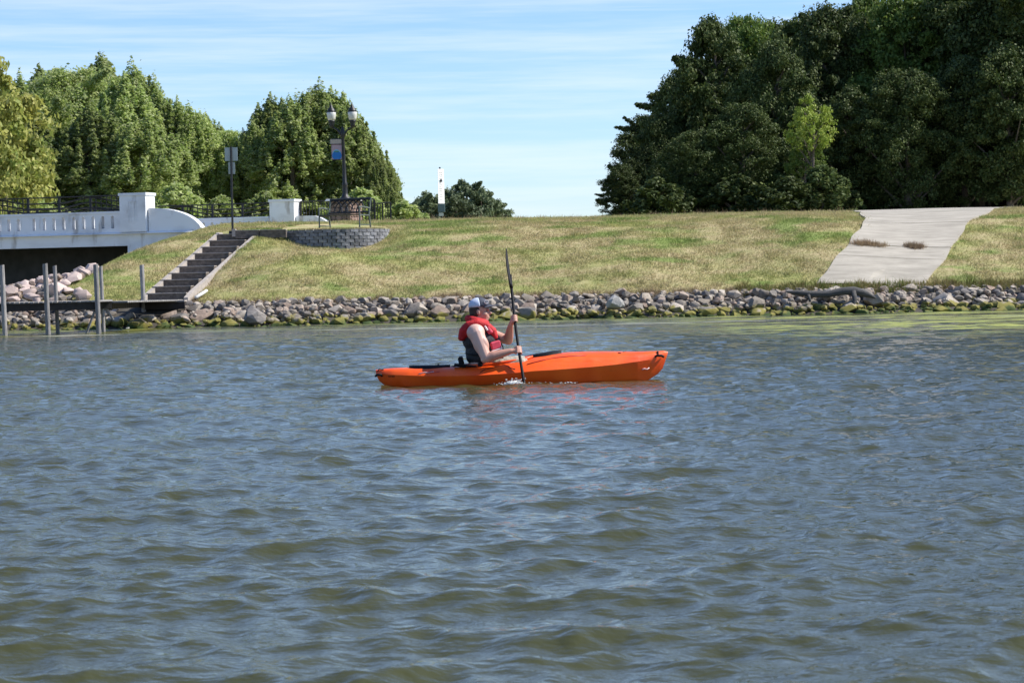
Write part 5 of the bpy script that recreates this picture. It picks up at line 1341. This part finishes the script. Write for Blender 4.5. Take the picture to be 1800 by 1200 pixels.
# hair, cap
v = shape(); vel(v, (HC.x - .032, 0, HC.z + .022), (.088, .0815, .088)); vel(v, (HC.x - .05, 0, HC.z - .015), (.066, .076, .055))
remeshed('hair', v, .006, 1, M['hair'], man)
tiltc = Matrix.Rotation(R(-5), 3, 'Y')
def dome(x0, x1, name, mtk, dz=0):
    mb = MB(); V = []; nu, nv = 28, 9; r_ = (.112, .090, .100)
    for i in range(nv + 1):
        ph = math.pi / 2 * i / nv
        for k in range(nu + 1):
            th = x0 + (x1 - x0) * k / nu; p = Vector((r_[0] * math.sin(ph) * math.cos(th), r_[1] * math.sin(ph) * math.sin(th), r_[2] * math.cos(ph) ** .8 if i < nv else 0))
            V.append(m3(*(HC + Vector((-.012, 0, .052)) + tiltc @ p)))
    F = [(i * (nu + 1) + k, (i + 1) * (nu + 1) + k, (i + 1) * (nu + 1) + k + 1, i * (nu + 1) + k + 1) for i in range(nv) for k in range(nu)]
    o = link(name, mb.add(V, F).mesh(name, True), M[mtk], man); md = o.modifiers.new('t', 'SOLIDIFY'); md.thickness = .004; return o
cap = dome(-R(82), R(82), 'cap_front', 'navy'); dome(R(82), R(278), 'cap_mesh', 'meshw')
mb = MB(); V = []
for i in range(7):
    f = i / 6
    for k in range(15):
        th = R(-68 + 136 * k / 14); rx = .108 + .088 * f * math.cos(th * .85) ; p = Vector((rx * math.cos(th) + .0, (.086 + .006 * f) * math.sin(th) * (1 - .12 * f), .003 - .012 * f - .10 * (abs(math.sin(th)) ** 2.2) * .16 - .0 + .004 * math.cos(th)))
        V.append(m3(*(HC + Vector((-.012, 0, .055)) + tiltc @ p)))
F = [(i * 15 + k, i * 15 + k + 1, (i + 1) * 15 + k + 1, (i + 1) * 15 + k) for i in range(6) for k in range(14)]
o = link('cap_brim', mb.add(V, F).mesh('cap_brim', True), M['navy'], man); md = o.modifiers.new('t', 'SOLIDIFY'); md.thickness = .006
pts = [m3(*(HC + Vector((-.012, 0, .052)) + tiltc @ Vector((.088 + .010 * 0, -.052, .045)) + Vector((.022 * math.cos(t_), .012 * math.cos(t_) - .012, .020 * math.sin(t_))))) for t_ in np.linspace(0, 2 * math.pi, 13)]
link('cap_badge', MB().tube(pts, .0028, 6, caps=False).mesh('cap_badge', True), M['whitetrim'], man)
M['eye'] = mat('eye', (.05, .035, .03), .3, .1, 20)
for s in (-1, 1): link('eye', MB().ell(m3(HC.x + .074, .031 * s, HC.z + .004), (.010, .014, .008)).mesh('eye', True), M['eye'], man)
link('stubble', MB().ell(m3(HC.x + .0535, 0, HC.z - .086), (.0365, .0425, .0265)).mesh('stubble', True), mat('stubbly chin', (.42, .23, .17), .7, .3, 80), man)

# splash where the paddle enters, and the small broken bow line
mt, nt, b = new_mat('white water'); b.inputs['Base Color'].default_value = (.75, .76, .74, 1); b.inputs['Roughness'].default_value = .25; b.inputs['Transmission Weight'].default_value = .35; b.inputs['IOR'].default_value = 1.33
mb = MB(); r = random.Random(4)
for i in range(230):
    if i < 170: x = r.gauss(-.085, .05); y = -.52 + r.gauss(0, .03); z = abs(r.gauss(.015, .022))
    else:
        x = r.uniform(-.3, .62); y = -.40 - .05 * r.random() + .02 * x; z = r.uniform(.002, .022) * (1 if x < .4 else .6)
    s = r.uniform(.0025, .0075); mb.ell(KO + Vector((x, y, z)), (s * r.uniform(1, 2), s * 1.2, s), None, 5, 3)
for cx, cy, sz, h in ((-.10, -.53, .055, .045), (-.045, -.55, .04, .03), (-.16, -.52, .035, .022), (.02, -.55, .03, .02)):
    o_ = len(mb.v); mb.ell(KO + Vector((cx, cy, 0)), (sz * 1.3, sz * .8, h), None, 14, 9)
    for i in range(o_, len(mb.v)):
        v = Vector(mb.v[i]); mb.v[i] = tuple(v + Vector((r.gauss(0, 1), r.gauss(0, 1), r.gauss(0, 1))) * .006)
tag(obj('splash', mb, mt, smooth=True), 'small white splash where the paddle enters beside the orange hull', 'splash', kind='stuff')
tb = thing('trash_bottle', 'tiny white bit of litter floating below the dock brace', 'litter', P(224, 577, 57.3))
pobj('bottle_body', MB().tube([P(222.5, 577.5, 57.3), P(226, 576.5, 57.3)], .022, 8, rnd=True), M['pvc'], tb, True)
